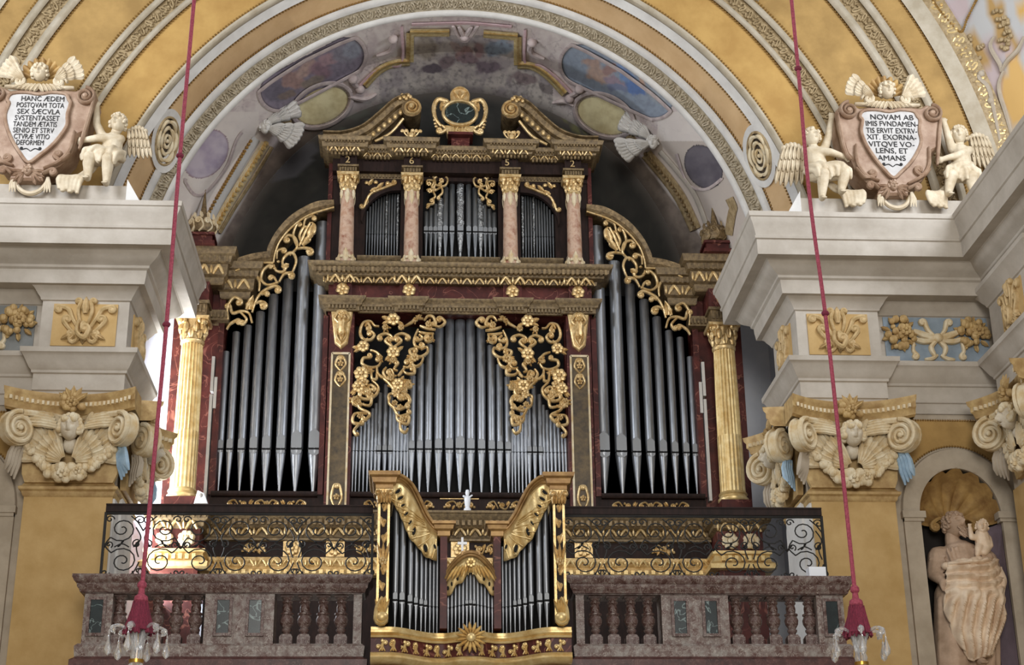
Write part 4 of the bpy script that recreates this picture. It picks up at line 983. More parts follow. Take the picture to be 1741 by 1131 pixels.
TV = [([(40, 1050), (36, 940), (90, 855), (150, 875)], None, (.045, -1)), ([(60, 930), (80, 990), (150, 975), (220, 990), (250, 1075)], (.04, 1), None), ([(30, 1131), (60, 1085), (120, 1050)], None, (.035, -1)), ([(150, 985), (200, 1040), (180, 1080)], None, (.03, -1)),
      ([(250, 985), (285, 880), (340, 805), (440, 755), (485, 765)], None, (.045, -1)), ([(265, 915), (320, 890), (360, 900)], None, (.05, -1)), ([(310, 800), (315, 720), (280, 650), (225, 612)], None, (.04, 1)), ([(480, 720), (390, 745), (330, 700), (345, 620), (400, 570)], None, (.03, -1)),
      ([(470, 735), (450, 690), (425, 670)], None, (.03, 1)), ([(485, 720), (530, 650), (590, 640)], None, (.045, -1)), ([(440, 570), (460, 620), (520, 630), (545, 590)], None, (.03, 1)), ([(540, 630), (515, 540), (560, 475), (610, 470), (635, 540), (600, 640)], None, None),
      ([(465, 520), (470, 450), (520, 430)], None, (.035, -1)), ([(575, 485), (640, 420), (630, 340), (570, 310), (535, 335)], None, (.045, 1)), ([(645, 420), (610, 310), (640, 215), (665, 205)], None, (.025, -1)), ([(640, 430), (700, 420), (760, 430)], None, (.05, -1)), ([(330, 830), (370, 810)], None, (.03, -1)),
      ([(690, 390), (665, 320), (700, 245), (735, 240)], None, None), ([(715, 385), (755, 350), (750, 300), (790, 290), (800, 230), (770, 200)], None, None), ([(700, 240), (715, 170), (770, 140), (800, 155)], None, (.025, -1)), ([(660, 410), (690, 340), (720, 270), (760, 200)], None, None)]
def tower_carving():
    mb = MB()
    for pts, c0, c1 in TV: vine(mb, crop(380, 340, 5.14, 20.52, pts), .024, 20.52, c0, c1, .035, .6)
    for x, y, r in ((340, 918, .05), (480, 780, .045), (585, 655, .045), (745, 455, .05), (130, 900, .035), (290, 620, .035), (550, 345, .035), (480, 545, .03), (820, 125, .016), (860, 105, .016), (450, 605, .03)):
        (a, b), = crop(380, 340, 5.14, 20.52, [(x, y)]); mb.blob((a, 20.5, b), (r*.9, .03, r*.6), 7, 5)
    for x, y, an, L in ((200, 960, 1.2, .24), (690, 400, 1.0, .3), (740, 330, 1.3, .24), (230, 960, 1.5, .2), (520, 590, .6, .1)):
        (a, b), = crop(380, 340, 5.14, 20.5, [(x, y)]); leaf(mb, a, b, an, L, .05, 20.5, .03)
    return mb
tcv = tower_carving(); tcv.build('tower_carving', M['gold'], org); mirror(tcv).build('tower_carving', M['gold'], org)
# ---- carved openwork over the central pipes
CV = [([(430, 235), (380, 230), (330, 180), (250, 200), (215, 300), (250, 380), (330, 390), (375, 340), (350, 300)], None, (.04, 1)), ([(270, 240), (300, 200), (330, 250)], None, (.03, -1)),
      ([(590, 400), (565, 345), (500, 320), (430, 345)], None, (.035, 1)), ([(590, 400), (615, 345), (690, 320), (760, 345)], None, (.035, -1)), ([(590, 470), (540, 440), (500, 400), (530, 370)], None, (.03, -1)), ([(590, 470), (640, 440), (680, 400), (650, 370)], None, (.03, 1)),
      ([(330, 505), (400, 530), (450, 590), (430, 620)], None, (.025, -1)), ([(730, 230), (800, 190), (850, 150), (930, 150)], None, None), ([(940, 170), (980, 120), (1040, 130), (1070, 200)], None, (.03, -1)), ([(1060, 230), (1120, 240), (1175, 190), (1130, 140)], None, (.035, 1)),
      ([(890, 230), (980, 265), (1070, 275)], None, None), ([(880, 300), (960, 320), (1050, 320)], None, None), ([(870, 270), (825, 380), (840, 460), (900, 480)], None, (.04, 1)), ([(1030, 320), (1030, 390), (970, 410), (950, 370)], None, (.03, -1)), ([(880, 330), (920, 370), (870, 400)], None, (.03, -1)),
      ([(900, 500), (970, 470), (975, 530), (900, 580), (800, 560), (775, 510), (830, 490)], None, (.03, -1)), ([(930, 590), (900, 660), (840, 690), (780, 640)], None, (.035, -1)), ([(700, 690), (760, 700), (800, 640), (750, 620)], None, (.03, 1)), ([(690, 730), (740, 770), (820, 770), (830, 720)], None, (.03, 1)), ([(720, 700), (670, 770), (640, 800)], None, None),
      ([(405, 700), (415, 770), (480, 820), (580, 810)], None, None), ([(510, 700), (475, 760), (520, 830), (600, 850)], None, None), ([(480, 830), (540, 880), (600, 950)], None, (.025, 1)), ([(600, 800), (570, 730), (530, 740)], None, (.03, 1)), ([(640, 740), (600, 720), (640, 660)], None, (.02, 1)),
      ([(450, 640), (410, 690), (320, 700), (240, 660), (250, 600), (320, 590)], None, (.03, 1)), ([(340, 740), (350, 830), (400, 830), (400, 770)], None, None), ([(350, 850), (420, 920), (400, 1000), (310, 1060), (220, 1040), (230, 980)], None, (.035, -1)), ([(290, 940), (330, 900), (380, 930)], None, (.03, -1)), ([(150, 1040), (130, 1090), (190, 1131), (260, 1110)], None, None),
      ([(690, 840), (770, 860), (790, 920), (740, 930)], None, (.03, -1)), ([(640, 920), (720, 990), (740, 900)], None, None), ([(540, 1090), (540, 1010), (620, 1000), (650, 1050)], None, (.035, 1)), ([(660, 1010), (750, 1010), (780, 1080), (740, 1120)], None, (.03, 1))]
CV2 = [([(290, 560), (280, 600), (220, 620), (200, 590), (240, 570)], None, (.03, -1)), ([(200, 640), (250, 650), (260, 610)], None, (.03, 1)), ([(180, 610), (200, 660), (250, 690), (230, 720)], None, (.03, -1)), ([(240, 690), (180, 690), (170, 730), (210, 740)], None, (.025, 1)), ([(200, 740), (175, 770), (185, 790)], None, (.014, 1)), ([(170, 650), (180, 620), (210, 640)], None, None),
       ([(350, 610), (345, 640), (390, 670), (440, 640), (430, 605)], None, (.03, 1)), ([(360, 650), (390, 700), (440, 690)], None, (.025, 1)), ([(380, 680), (385, 720), (430, 740), (440, 710)], None, (.025, 1)), ([(395, 730), (400, 765), (420, 780), (435, 760)], None, None)]
CL = [(590, 160, .1), (250, 465, .09), (590, 530, .1), (230, 770, .11), (195, 920, .09), (640, 890, .09), (760, 900, .055), (585, 620, .05), (830, 590, .07), (500, 250, .05), (680, 250, .05), (440, 595, .045), (990, 215, .055), (1010, 385, .04), (560, 820, .06), (690, 960, .05), (290, 740, .05), (160, 1070, .06), (840, 165, .04), (880, 135, .035)]
def centre_carving():
    mb = MB(); Y = 20.5
    for pts, c0, c1 in CV: vine(mb, crop(580, 520, 6.652, Y, pts), .024, Y, c0, c1, .045, .6)
    for pts, c0, c1 in CV2: vine(mb, crop(540, 460, 2.827, Y, pts), .024, Y, c0, c1, .045, .6)
    for x, y, r in CL: (a, b), = crop(580, 520, 6.652, Y, [(x, y)]); rosette(mb, a, b, r, Y, 7, .06)
    for x, y, r in ((225, 540, .07), (190, 630, .06), (240, 590, .06), (375, 590, .07), (370, 640, .05), (410, 715, .06), (250, 600, .06), (205, 700, .05), (415, 610, .06), (395, 660, .05)):
        (a, b), = crop(540, 460, 2.827, Y, [(x, y)]); rosette(mb, a, b, r, Y, 6, .05)
    rr = random.Random(11)
    for x, y, r in CL:
        (a, b), = crop(580, 520, 6.652, Y, [(x, y)])
        for k in range(4): an = rr.uniform(0, 2*PI); leaf(mb, a+math.cos(an)*r*.6, b+math.sin(an)*r*.6, an, r*1.1, r*.33, Y, .03)
    return mb
ccv = centre_carving(); ccv.build('centre_carving', M['gold'], org); mirror(ccv).build('centre_carving', M['gold'], org)
# ---- pipes
TP = [(370, 384, 597, 11.5), (386, 405, 564, 13), (406, 424.5, 553, 14), (427, 446, 530, 16), (449, 470, 501, 17), (474, 494, 475, 18), (501, 521, 437, 22), (532, 551, 378, 24)]
for xb, xt, yt, wd in TP:
    x = XZ(xb, 836, 20.75)[0]; zt = XZ(xt, yt, 20.75)[1]; r = wd/2/126
    for s in (1, -1): pipe(s*x, 20.78, 7.54, 8.17, zt, r, org, M['tin'], lip=3.0, seg=16, tip=.16)
BP = [(699, 640, 12), (713, 619, 12.5), (727.5, 587, 13.5), (745, 556, 15), (763.5, 540, 16)]
pipe(0, 20.72, 7.54, 8.17, 10.07, .073, org, M['tin'], lip=2.6, emb=False, seg=16, tip=.16)
for xb, yt, wd in BP:
    x = XZ(xb, 837, 20.72)[0]; zt = XZ(xb, yt, 20.72)[1]
    for s in (1, -1): pipe(s*x, 20.72, 7.54, 8.17, min(zt, 10.08), wd/2/126, org, M['tin'], seg=16, tip=.16)
SPX = [165, 180, 198, 217, 236, 254, 272, 290, 318, 345, 362, 380, 398, 415, 430]; SPY = [800, 770, 740, 715, 690, 665, 640, 590, 550, 600, 640, 670, 700, 730, 760]
for k, (a, b) in enumerate(zip(SPX, SPY)):
    px = 540+a/2.827; x = XZ(px, 837, 20.74)[0]; zt = XZ(px, 460+b/2.827, 20.74)[1]
    for s in (1, -1): pipe(s*x, 20.74, 7.54, 8.15, zt, .028 if k not in (7, 8, 9) else .036, org, M['tin'], big=k in (7, 8, 9), lip=2.4, seg=10, tip=.3)
for a, yc in zip([640, 665, 690, 715, 745, 780], [690, 672, 650, 620, 560, 490]):
    px = 520+a/3.142; x = XZ(px, 439, 20.7)[0]; zt = XZ(px, 140+yc/3.142, 20.7)[1]
    for s in (1, -1): pipe(s*x, 20.72, 10.98, 11.44, zt, .036 if a < 700 else .042, org, M['tindk'] if a != 715 else M['emboss'], emb=a == 715, lip=2.2, seg=12)
pipe(0, 20.72, 10.98, 11.44, 12.45, .052, org, M['emboss'], emb=True, lip=2.2, seg=12)
for k in range(13):
    t = k/12; x = 1.38-.48*t; zt = 11.56+.5*math.sin(math.acos(max(0, min(1, 1-t*1.0)))) if k else 11.56
    for s in (1, -1): pipe(s*x, 20.74, 10.98, 11.40, min(zt, 12.05), .0165, org, M['emboss'] if k in (8, 12) else M['tindk'], big=False, emb=k in (8, 12), seg=8, tip=.35)
place(org, (0, 21.0, 4.62))
# ================================================================== SCULPTURE OF THE NAVE
def headmesh(mb, c, r, yaw=0.0, pitch=0.0, hair=0.0, beard=0.0, seed=1, roll=0.0, curls=40, hmb=None):
    """modelled head that looks towards -y; r = half the head's height"""
    Mx = Matrix.Translation(Vector(c)) @ Matrix.Rotation(yaw, 4, 'Z') @ Matrix.Rotation(pitch, 4, 'X') @ Matrix.Rotation(roll, 4, 'Y')
    old = mb.M; mb.M = (old @ Mx) if old is not None else Mx; n, m = 60, 40; vs = []; fs = []
    g = lambda x, z, cx, cz, sx, sz: math.exp(-((x-cx)/sx)**2-((z-cz)/sz)**2)
    for k in range(m+1):
        ph = PI*k/m
        for i in range(n):
            a = 2*PI*i/n; x = math.sin(ph)*math.cos(a); y = math.sin(ph)*math.sin(a); z = math.cos(ph); f = 1.0
            sx = .76*(1-.14*max(0, -z)); X, Y_, Z = x*sx, y*.86, z
            if y < 0:
                d = .27*g(x, z, 0, -.16, .13, .2)+.1*g(x, z, 0, .1, .1, .25)-.34*g(x, z, .34, .1, .17, .11)-.34*g(x, z, -.34, .1, .17, .11)
                d += .1*g(x, z, .34, .08, .09, .05)+.1*g(x, z, -.34, .08, .09, .05)-.2*g(x, z, 0, -.46, .25, .05)+.05*g(x, z, 0, -.4, .22, .05)+.05*g(x, z, 0, -.53, .18, .06)+.07*g(x, z, 0, -.8, .25, .14)
                d += .05*g(x, z, .45, -.25, .22, .22)+.05*g(x, z, -.45, -.25, .22, .22)+.04*g(x, z, 0, .3, .6, .1); Y_ -= d
            vs.append((X*r, Y_*r, Z*r))
    for k in range(m):
        for i in range(n): j = (i+1) % n; fs.append((k*n+i, (k+1)*n+i, (k+1)*n+j, k*n+j))
    mb.add(vs, fs)
    for s in (-1, 1): mb.blob((s*.74*r, .05*r, -.02*r), (.08*r, .14*r, .2*r), 6, 5)
    rr = random.Random(seed); h = hmb or mb
    if hmb is not None: hold = h.M; h.M = mb.M
    if hair:
        for k in range(curls):
            a = rr.uniform(-PI, PI); z = rr.uniform(-.45 if abs(a) > 0 else .2, 1); s = math.sqrt(max(0, 1-z*z)); x = s*math.cos(a); y = s*math.sin(a)
            if y < -.35 and z < .42: continue
            h.blob((x*.82*r, y*.92*r, z*1.0*r), r*hair*rr.uniform(.7, 1.2), 6, 5)
    if beard:
        for k in range(26):
            x = rr.uniform(-.5, .5); z = rr.uniform(-1.25, -.5); mb.limb((x*r, -.62*r, z*r), (x*.8*r, -.75*r, (z-.28)*r), beard*r*.9, beard*r*.4, 5)
    if hmb is not None: h.M = hold
    mb.M = old
def remesh(o, v, it=2, f=.5):
    md = o.modifiers.new('remesh', 'REMESH'); md.mode = 'VOXEL'; md.voxel_size = v; md.use_smooth_shade = True
    sm = o.modifiers.new('smooth', 'SMOOTH'); sm.iterations = it; sm.factor = f; return o
def wingm(mb, root, dirs, L, y, rows=3, n=6, wd=.045, d=.03):
    """wing of overlapping feathers; dirs = (a0, a1) angles in the plane (x, z)"""
    for q in range(rows):
        rr = L*(.12+.3*q)
        for i in range(n):
            t = i/(n-1); a = dirs[0]+(dirs[1]-dirs[0])*t; l = L*(.44 if q < rows-1 else .5)*(.8+.4*t)
            feather(mb, root[0]+rr*math.cos(a), root[1]+rr*math.sin(a), a+.12*(t-.5), l, wd*(.8+.3*q), y-.035*(rows-1-q)-.008*t, d)
# ---- cherub capitals, modelled once and copied
Z0 = 6.86
def capital(name, label):
    root = thing(name, label, 'capital')
    mb = MB(); mb.prism([(-.5, 0), (.5, 0), (.54, .1), (.6, .85), (-.6, .85), (-.54, .1)], -.05, .02); mb.build('bell', M['capgold'], root)
    prof = [(-.05, .80), (.0, .82), (.02, .88), (.05, .90), (.05, .96), (.08, .99), (.09, 1.04), (-.2, 1.06)]
    mb = MB(); vs = []; fs = []; n = 24
    for i in range(n+1):
        u = -1+2*i/n; x = .72*u; y = -.06-.30*abs(u)**2.2
        for o_, z in prof: vs.append((x*(1+max(0, o_)*.4), (y-o_) if o_ > -.15 else .02, z))
    P = len(prof); fs = [(i*P+k, (i+1)*P+k, (i+1)*P+k+1, i*P+k+1) for i in range(n) for k in range(P-1)]
    for s, i in ((-1, 0), (1, n)):
        x = s*.74; vs2 = [(x, -.36-o_ if o_ > -.15 else .02, z) for o_, z in prof]; o2 = len(vs); vs += vs2; vs += [(x, .02, .8)]
        f = tuple(range(o2, o2+P+1)); fs.append(f if s < 0 else f[::-1])
        fs += [(i*P+k, i*P+k+1, o2+k+1, o2+k) for k in range(P-1)]
    mb.add(vs, fs)
    ab = mb.build('abacus', M['capgold'], root)
    mb = MB()
    for i in range(26): u = -1+2*(i+.5)/26; mb.box(.70*u-.014, .70*u+.014, -.115-.30*abs(u)**2.2, -.05-.30*abs(u)**2.2, .905, .95)
    mb.build('abacus_dentils', M['capst'], ab, smooth=False)
    for s in (-1, 1):
        mb = MB(); mb.M = Matrix.Translation((s*.60, -.24, .58)) @ Matrix.Rotation(-s*PI/4, 4, 'Z')
        pts = []
        for i in range(46): t = i/45; a = PI/2+s*-1*t*2*PI*2.3; rr = .2*(1-.86*t); pts.append((rr*math.cos(a), rr*math.sin(a)))
        mb.rib(pts, [.032*(1-.45*i/45) for i in range(46)], -.06, .04); mb.rib(pts, [.032*(1-.45*i/45) for i in range(46)], .06, -.03, -.012)
        mb.prism([(.2*math.cos(2*PI*k/24), .2*math.sin(2*PI*k/24)) for k in range(24)], -.05, .06, .01); mb.blob((0, -.08, 0), .035, 8, 5)
        mb.M = None; mb.tube([(s*.1, -.05, .78), (s*.35, -.12, .80), (s*.55, -.24, .78)], [.03, .035, .04], 6); mb.build('volute', M['capst'], root)
        mb = MB(); root2 = (s*.03, .2); a0, a1 = (math.radians(8), math.radians(72)) if s > 0 else (PI-math.radians(8), PI-math.radians(72))
        wingm(mb, root2, (a0, a1), .5, -.11, 3, 7, .042, .03)
        for k in range(5): leaf(mb, s*(.13+.02*k), .60+.04*k, (.35 if s > 0 else PI-.35)+.0*k, .4, .035, -.2+.012*k, .03, -.5*s)
        mb.build('wing', M['capst'], root)
        mb = MB()
        for k in range(4):
            x = s*(.56+.03*k); mb.tube([(x-s*.03, -.1-.03*k, .42), (x, -.13-.03*k, .3), (x+s*.02, -.12-.03*k, .18), (x+s*.05, -.1-.03*k, .02+.03*k)], [.02, .035, .04, .012], 6)
        mb.blob((s*.58, -.16, .4), (.04, .04, .05), 6, 5); mb.build('drapery_tassel', M['bluecloth'] if s > 0 else M['stone'], root)
    mb = MB(); hb = MB(); headmesh(mb, (0, -.24, .60), .15, hair=.26, seed=4, curls=90, hmb=hb); mb.blob((0, -.13, .42), (.09, .09, .1), 10, 6); hd = mb.build('cherub_head', M['face'], root, auto=80); hb.build('hair', M['capst'], hd)
    mb = MB(); rr = random.Random(2); n = 17
    for i in range(n):
        u = -1+2*i/(n-1); x = .5*u; z = .07+.33*u*u; rad = .085*(1-.45*abs(u))
        for k in range(5): mb.blob((x+rr.uniform(-.03, .03), -.1-.06*(1-abs(u))-rr.uniform(0, .05), z+rr.uniform(-.5, .5)*rad*1.6), rad*rr.uniform(.6, .9), 7, 5)
    rosette(mb, -.04, .07, .075, -.22, 6, .05); rosette(mb, .12, .1, .06, -.2, 6, .05); mb.build('fruit_garland', M['capst'], root)
    for s in (-1, 1):
        mb = MB(); mb.tube([(s*.46, -.12, .36), (s*.52, -.15, .44), (s*.56, -.18, .5)], [.045, .03, .04], 7); mb.build('garland_ribbon', M['capst'], root)
    mb = MB(); rr = random.Random(8)
    for k in range(16): mb.blob((rr.uniform(-.12, .12), -.2-rr.uniform(0, .06), .86+rr.uniform(-.04, .16)), rr.uniform(.03, .05), 7, 5)
    for k in range(5): leaf(mb, 0, .92, PI/2+(k-2)*.5, .2, .04, -.24, .03)
    rosette(mb, 0, .9, .07, -.26, 6, .06); mb.build('crown_flower', M['capgold'], root)
    return root
cap0 = capital('cherub_capital', 'gold and cream cherub capital with blue drapery on the left ochre pier front')
def copytree(o, parent=None):
    c = o.copy(); C.objects.link(c); c.parent = parent
    for ch in list(o.children): copytree(ch, c)
    return c
caps = [(cap0, (-4.58, YF, Z0), 0, 1.0, None),
        (None, (4.58, YF, Z0), 0, 1.0, 'gold and cream cherub capital on the right ochre pier front, beside the shell niche'),
        (None, (-XI+.05, 18.66, Z0), PI/2, .82, 'half seen cherub capital on the inner face of the left pier'),
        (None, (XI-.05, 18.66, Z0), -PI/2, .82, 'half seen cherub capital on the inner face of the right pier'),
        (None, (XW-.16, 17.05, Z0), -PI/2, 1.0, 'cherub capital cut by the right edge of the picture, on the nave side wall')]
for o, loc, rz, sx, lab in caps:
    if o is None: o = copytree(cap0)
    o.location = loc; o.rotation_euler = (0, 0, rz); o.scale = (sx, 1, 1)
    if lab: o['label'] = lab
    o['group'] = 'cherub capitals of the piers'
# ---- reliefs of the frieze
def sprig(name, label):
    root = thing(name, label, 'relief')
    mb = MB(); mb.box(-.38, .38, -.012, .01, -.26, .28); mb.build('ground_panel', M['tan'] if False else M['ochre'], root, smooth=False)
    mb = MB()
    for s in (-1, 1):
        vine(mb, [(s*.03, -.1), (s*.14, .08), (s*.2, .2), (s*.3, .24)], .035, -.012, None, (.04, -s), .05); vine(mb, [(s*.05, -.16), (s*.16, -.06), (s*.24, .04)], .032, -.012, None, (.05, s), .05)
        vine(mb, [(s*.02, -.05), (s*.08, .16), (s*.06, .3)], .03, -.012, None, (.03, -s), .05); vine(mb, [(0, -.12), (s*.12, -.22), (s*.17, -.12)], .035, -.012, None, (.03, s), .05)
        for k in range(4): leaf(mb, s*.05*k, -.12, -PI/2+s*.35*k, .13, .035, -.02, .05)
    vine(mb, [(-.06, .05), (-.07, -.1), (.02, -.18), (.07, -.08)], .035, -.05, None, (.05, 1), .06)
    leaf(mb, 0, .15, PI/2, .22, .06, -.03, .05); mb.blob((0, -.05, -.02), (.05, .05, .07), 8, 5); mb.build('acanthus_sprig', M['sprig'], root); return root
M['sprig'] = mat('tan_gilded_stucco', '#cdb284', .6, .1, col2='#a98d5c', scale=9, bump=.15, bscale=30)
s0 = sprig('acanthus_relief', 'curling acanthus relief on an ochre panel above the left cherub capital')
for loc, rz, sx, lab in ((None, 0, 1, None), ((4.58, YF-.003, 8.82), 0, 1, 'curling acanthus relief on an ochre panel above the right cherub capital'), ((-XI+.015, 18.62, 8.82), PI/2, .9, 'foliage relief on the frieze of the left pier inner face'),
                        ((XI-.015, 18.62, 8.82), -PI/2, .9, 'foliage relief on the frieze of the right pier inner face'), ((XW-.173, 17.05, 8.82), -PI/2, .9, 'foliage relief on the frieze at the right picture edge')):
    o = s0 if loc is None else copytree(s0); o.location = loc or (-4.58, YF-.003, 8.82); o.rotation_euler = (0, 0, rz); o.scale = (sx, 1, 1)
    if lab: o['label'] = lab
    o['group'] = 'acanthus reliefs of the frieze'
def festoon(s, ground, label):
    root = thing('fruit_festoon_relief', label, 'relief', group='fruit festoons of the frieze'); rr = random.Random(5)
    mb = MB(); mb.box(-.66, .66, -.01, .01, -.31, .31); mb.build('ground_panel', ground, root, smooth=False)
    for c in (-.47, .45):
        mb = MB()
        for k in range(26):
            a = rr.uniform(0, 2*PI); q = rr.uniform(.02, .19); mb.blob((c+q*math.cos(a)*1.0, -.04-rr.uniform(0, .06), .08+q*math.sin(a)*1.0), rr.uniform(.035, .06), 7, 5)
        rosette(mb, c+.05, .1, .085, -.1, 7, .06)
        for k in range(9): a = 2*PI*k/9; leaf(mb, c+.13*math.cos(a), .08+.13*math.sin(a), a, .12, .035, -.03, .03)
        mb.build('fruit_bunch', M['capgold'], root)
    mb = MB()
    for k in (-1, 1):
        vine(mb, [(k*.3, .12), (k*.15, .06), (0, .02)], .05, -.02, None, None, .05); vine(mb, [(k*.32, .02), (k*.18, -.02), (0, 0)], .04, -.02, None, None, .05); vine(mb, [(0, .02), (k*.1, .12), (k*.14, .24)], .035, -.02, None, (.03, -k), .05)
        vine(mb, [(0, 0), (k*.09, -.1), (k*.05, -.22)], .035, -.02, None, None, .05); vine(mb, [(k*.02, -.2), (k*.1, -.25), (k*.19, -.26)], .03, -.02, None, None, .04); vine(mb, [(k*.3, -.02), (k*.32, -.14), (k*.28, -.2)], .03, -.02, None, (.03, k), .04)
    mb.blob((0, -.06, .02), (.07, .05, .06), 8, 5); mb.build('knotted_ribbon', M['capst'], root)
    root.location = (s*5.86, YN-.025, 8.82); return root
festoon(1, M['blue'], 'gilded fruit festoon with knotted ribbon on a blue frieze panel, right of the pier')
festoon(-1, M['greyblue'], 'fruit bunch festoon on a slate frieze panel at the left picture edge')
# ---- inscribed cartouches
CY = 17.5
def ct(pts, Y=CY): return crop(1330, 120, 4.524, Y, pts)
SHIELD = [(615, 325), (720, 318), (810, 332), (900, 318), (1000, 330), (1030, 370), (1050, 400), (1045, 480), (1060, 560), (1030, 640), (980, 720), (910, 790), (845, 840), (770, 770), (690, 670), (630, 570), (600, 480), (610, 400), (590, 370)]
FRAME = [(410, 310), (450, 270), (540, 265), (590, 290), (700, 275), (950, 275), (1060, 290), (1110, 265), (1190, 280), (1220, 350), (1200, 480), (1195, 600), (1150, 620), (1130, 770), (1070, 850), (960, 900), (970, 960), (730, 960), (750, 900), (650, 860), (560, 770), (530, 680), (490, 640), (440, 480)]
CC = Vector((*ct([(835, 560)])[0],))
def loc2(pts): return [(x-CC.x, z-CC.y) for x, z in ct(pts)]
def cartouche(name, label, lines, cx, cz, flip):
    root = thing(name, label, 'cartouche', group='inscribed cartouches on the cornices')
    F = loc2(FRAME); S = loc2(SHIELD)
    mb = MB(); mb.prism([(x, z) for x, z in F], -.06, .3, .03); mb.build('strapwork_frame', M['cart'], root)
    mb = MB(); mb.prism(S, -.09, .0); mb.build('plaque', M['plaque'], root, smooth=False)
    mb = MB(); Q = cr(S, 3, True); mb.rib(Q+Q[:1], .024, -.085, .035)
    for pts, c1 in (([(420, 340), (440, 480), (480, 640), (520, 700)], None), ([(1210, 360), (1200, 520), (1185, 740)], None), ([(560, 580), (570, 720), (640, 820), (740, 860)], None), ([(1120, 600), (1120, 740), (1060, 830), (960, 880)], None), ([(560, 760), (620, 830), (690, 830)], (.05, 1)), ([(1130, 770), (1080, 820), (1030, 800)], (.05, -1)),
                    ([(740, 920), (690, 880)], (.04, 1)), ([(960, 920), (1020, 890)], (.04, -1))):
        vine(mb, loc2(pts), .028, -.07, None, c1, .05)
    mb.build('raised_edges', M['cart'], root)
    for x, y, s in ((505, 322, 1), (1145, 345, -1)):
        (a, b), = loc2([(x, y)]); mb = MB(); pts = []
        for i in range(36): t = i/35; an = PI/2+s*2*PI*2*t; rr = .12*(1-.82*t); pts.append((a+rr*math.cos(an), b+rr*math.sin(an)))
        mb.rib(pts, [.024*(1-.4*i/35) for i in range(36)], -.08, .06); mb.blob((a, -.1, b), (.04, .05, .04), 8, 6); mb.build('volute', M['cart'], root)
    mb = MB(); (a, b), = loc2([(790, 190)])
    n = 9; vs = []; fs = []
    for i in range(73):
        t = i/72; an = math.radians(5+170*t); u = abs(math.sin(n*PI*t)); 
        for k in range(6): q = k/5; rr = .25*q*(1+.06*u*q); vs.append((a+rr*math.cos(an), .0-.06*q*u-.05*q, b-.02+rr*1.02*math.sin(an)))
    fs = [(i*6+k, i*6+k+1, (i+1)*6+k+1, (i+1)*6+k) for i in range(72) for k in range(5)]; mb.add(vs, fs); mb.build('shell', M['shell'], root)
    mb = MB(); hb = MB(); headmesh(mb, (a, -.14, b+.01), .115, hair=.24, seed=9, curls=70, hmb=hb); hd = mb.build('cherub_head', M['putto'], root, auto=80); hb.build('hair', M['putto'], hd)
    mb = MB()
    for s in (-1, 1):
        wingm(mb, (a+s*.17, b-.1), ((2.75, 2.1) if s < 0 else (.39, 1.04)), .34, -.06, 3, 5, .04, .03)
        vine(mb, [(a+s*.34, b-.1), (a+s*.26, b-.02), (a+s*.2, b-.06)], .03, -.1, None, (.06, s), .05)
        for k in range(6): leaf(mb, a+s*.04*k, b-.13, -PI/2+s*(.5+.12*k), .13, .035, -.1, .04)
        vine(mb, [(a+s*.02, b-.16), (a+s*.2, b-.17), (a+s*.42, b-.16)], .03, -.07, None, None, .05)
    mb.build('cherub_wings', M['putto'], root)
    mb = MB(); (a, b), = loc2([(850, 895)]); headmesh(mb, (a, -.06, b), .07, hair=.3, seed=3)
    for s in (-1, 1):
        for k in range(4): leaf(mb, a+s*.05, b-.01*k, (0 if s > 0 else PI)-s*.4*k, .17, .03, -.05, .04)
    mb.build('mask', M['cart'], root)
    tz = [375, 425, 478, 528, 582, 632, 688] if len(lines) == 7 else [363, 411, 459, 507, 553, 599, 645, 690]
    for (t, wd), y in zip(lines, tz):
        (a, b), = loc2([(835+(wd[1] if isinstance(wd, tuple) else 0), y+20)]); w_ = wd[0] if isinstance(wd, tuple) else wd
        o = textmesh('inscription_line', t, .105 if len(lines) == 7 else .098, (0, 0, 0), M['ink'], root, .004)
        xs = [v.co.x for v in o.data.vertices]; k = w_*.00163/(max(xs)-min(xs)); o.data.transform(Matrix.Translation((a, -.095, b)) @ Matrix.Diagonal((k, 1, 1, 1)))
        o.data.materials.clear(); o.data.materials.append(M['ink'])
    mb = MB(); (a, b), = loc2([(840, 745)])
    for s in (-1, 1): vine(mb, [(a, b-.02), (a+s*.05, b+.015), (a+s*.1, b)], .008, -.092, None, (.02, s), .008)
    mb.build('inscription_flourish', M['ink'], root)
    # swag hanging below over the plinth
    mb = MB(); pts = cr([(-.2, -.70), (-.12, -.84), (0, -.89), (.12, -.84), (.2, -.70)], 5); mb.tube([(x, -.0+.0, z) for x, z in pts], [.02+.012*math.sin(PI*i/(len(pts)-1)) for i in range(len(pts))], 7)
    for s in (-1, 1):
        for k in range(3): mb.tube([(s*.2, -.02, -.68), (s*(.19+.02*k), -.03, -.78), (s*(.17+.035*k), -.02, -.88)], [.02, .022, .006], 6)
    mb.M = Matrix.Translation((0, .1, 0)); mb.build('swag', M['putto'], root)
    root.location = (cx, CY+.04, cz); return root
cartouche('inscribed_cartouche', 'shield cartouche reading NOVAM AB IMIS between two seated putti on the right cornice', [('NOVAM AB', 340), ('IMIS FVNDAMEN-', 410), ('TIS ERVIT EXTRV-', 400), ('XIT. EXORNA-', 390), ('VITQVE VO-', 360), ('LENS, ET', 250), ('AMANS', 220)], CC.x, CC.y, 1)
lc = XZ(62, 216, CY)
cartouche('inscribed_cartouche', 'shield cartouche reading HANC ÆDEM on the left cornice, cut by the picture edge', [('HANC ÆDEM', (318, 12)), ('POSTQVAM TOTA', (352, 4)), ('SEX SÆCVLA', (318, 2)), ('SVSTENTASSET', (330, 2)), ('TANDEM ÆTATIS', (322, -2)), ('SENIO ET STRV', (300, -4)), ('CTVRÆ VITIO', (262, -6)), ('DEFORMEM', (200, -8))], lc[0], lc[1], -1)
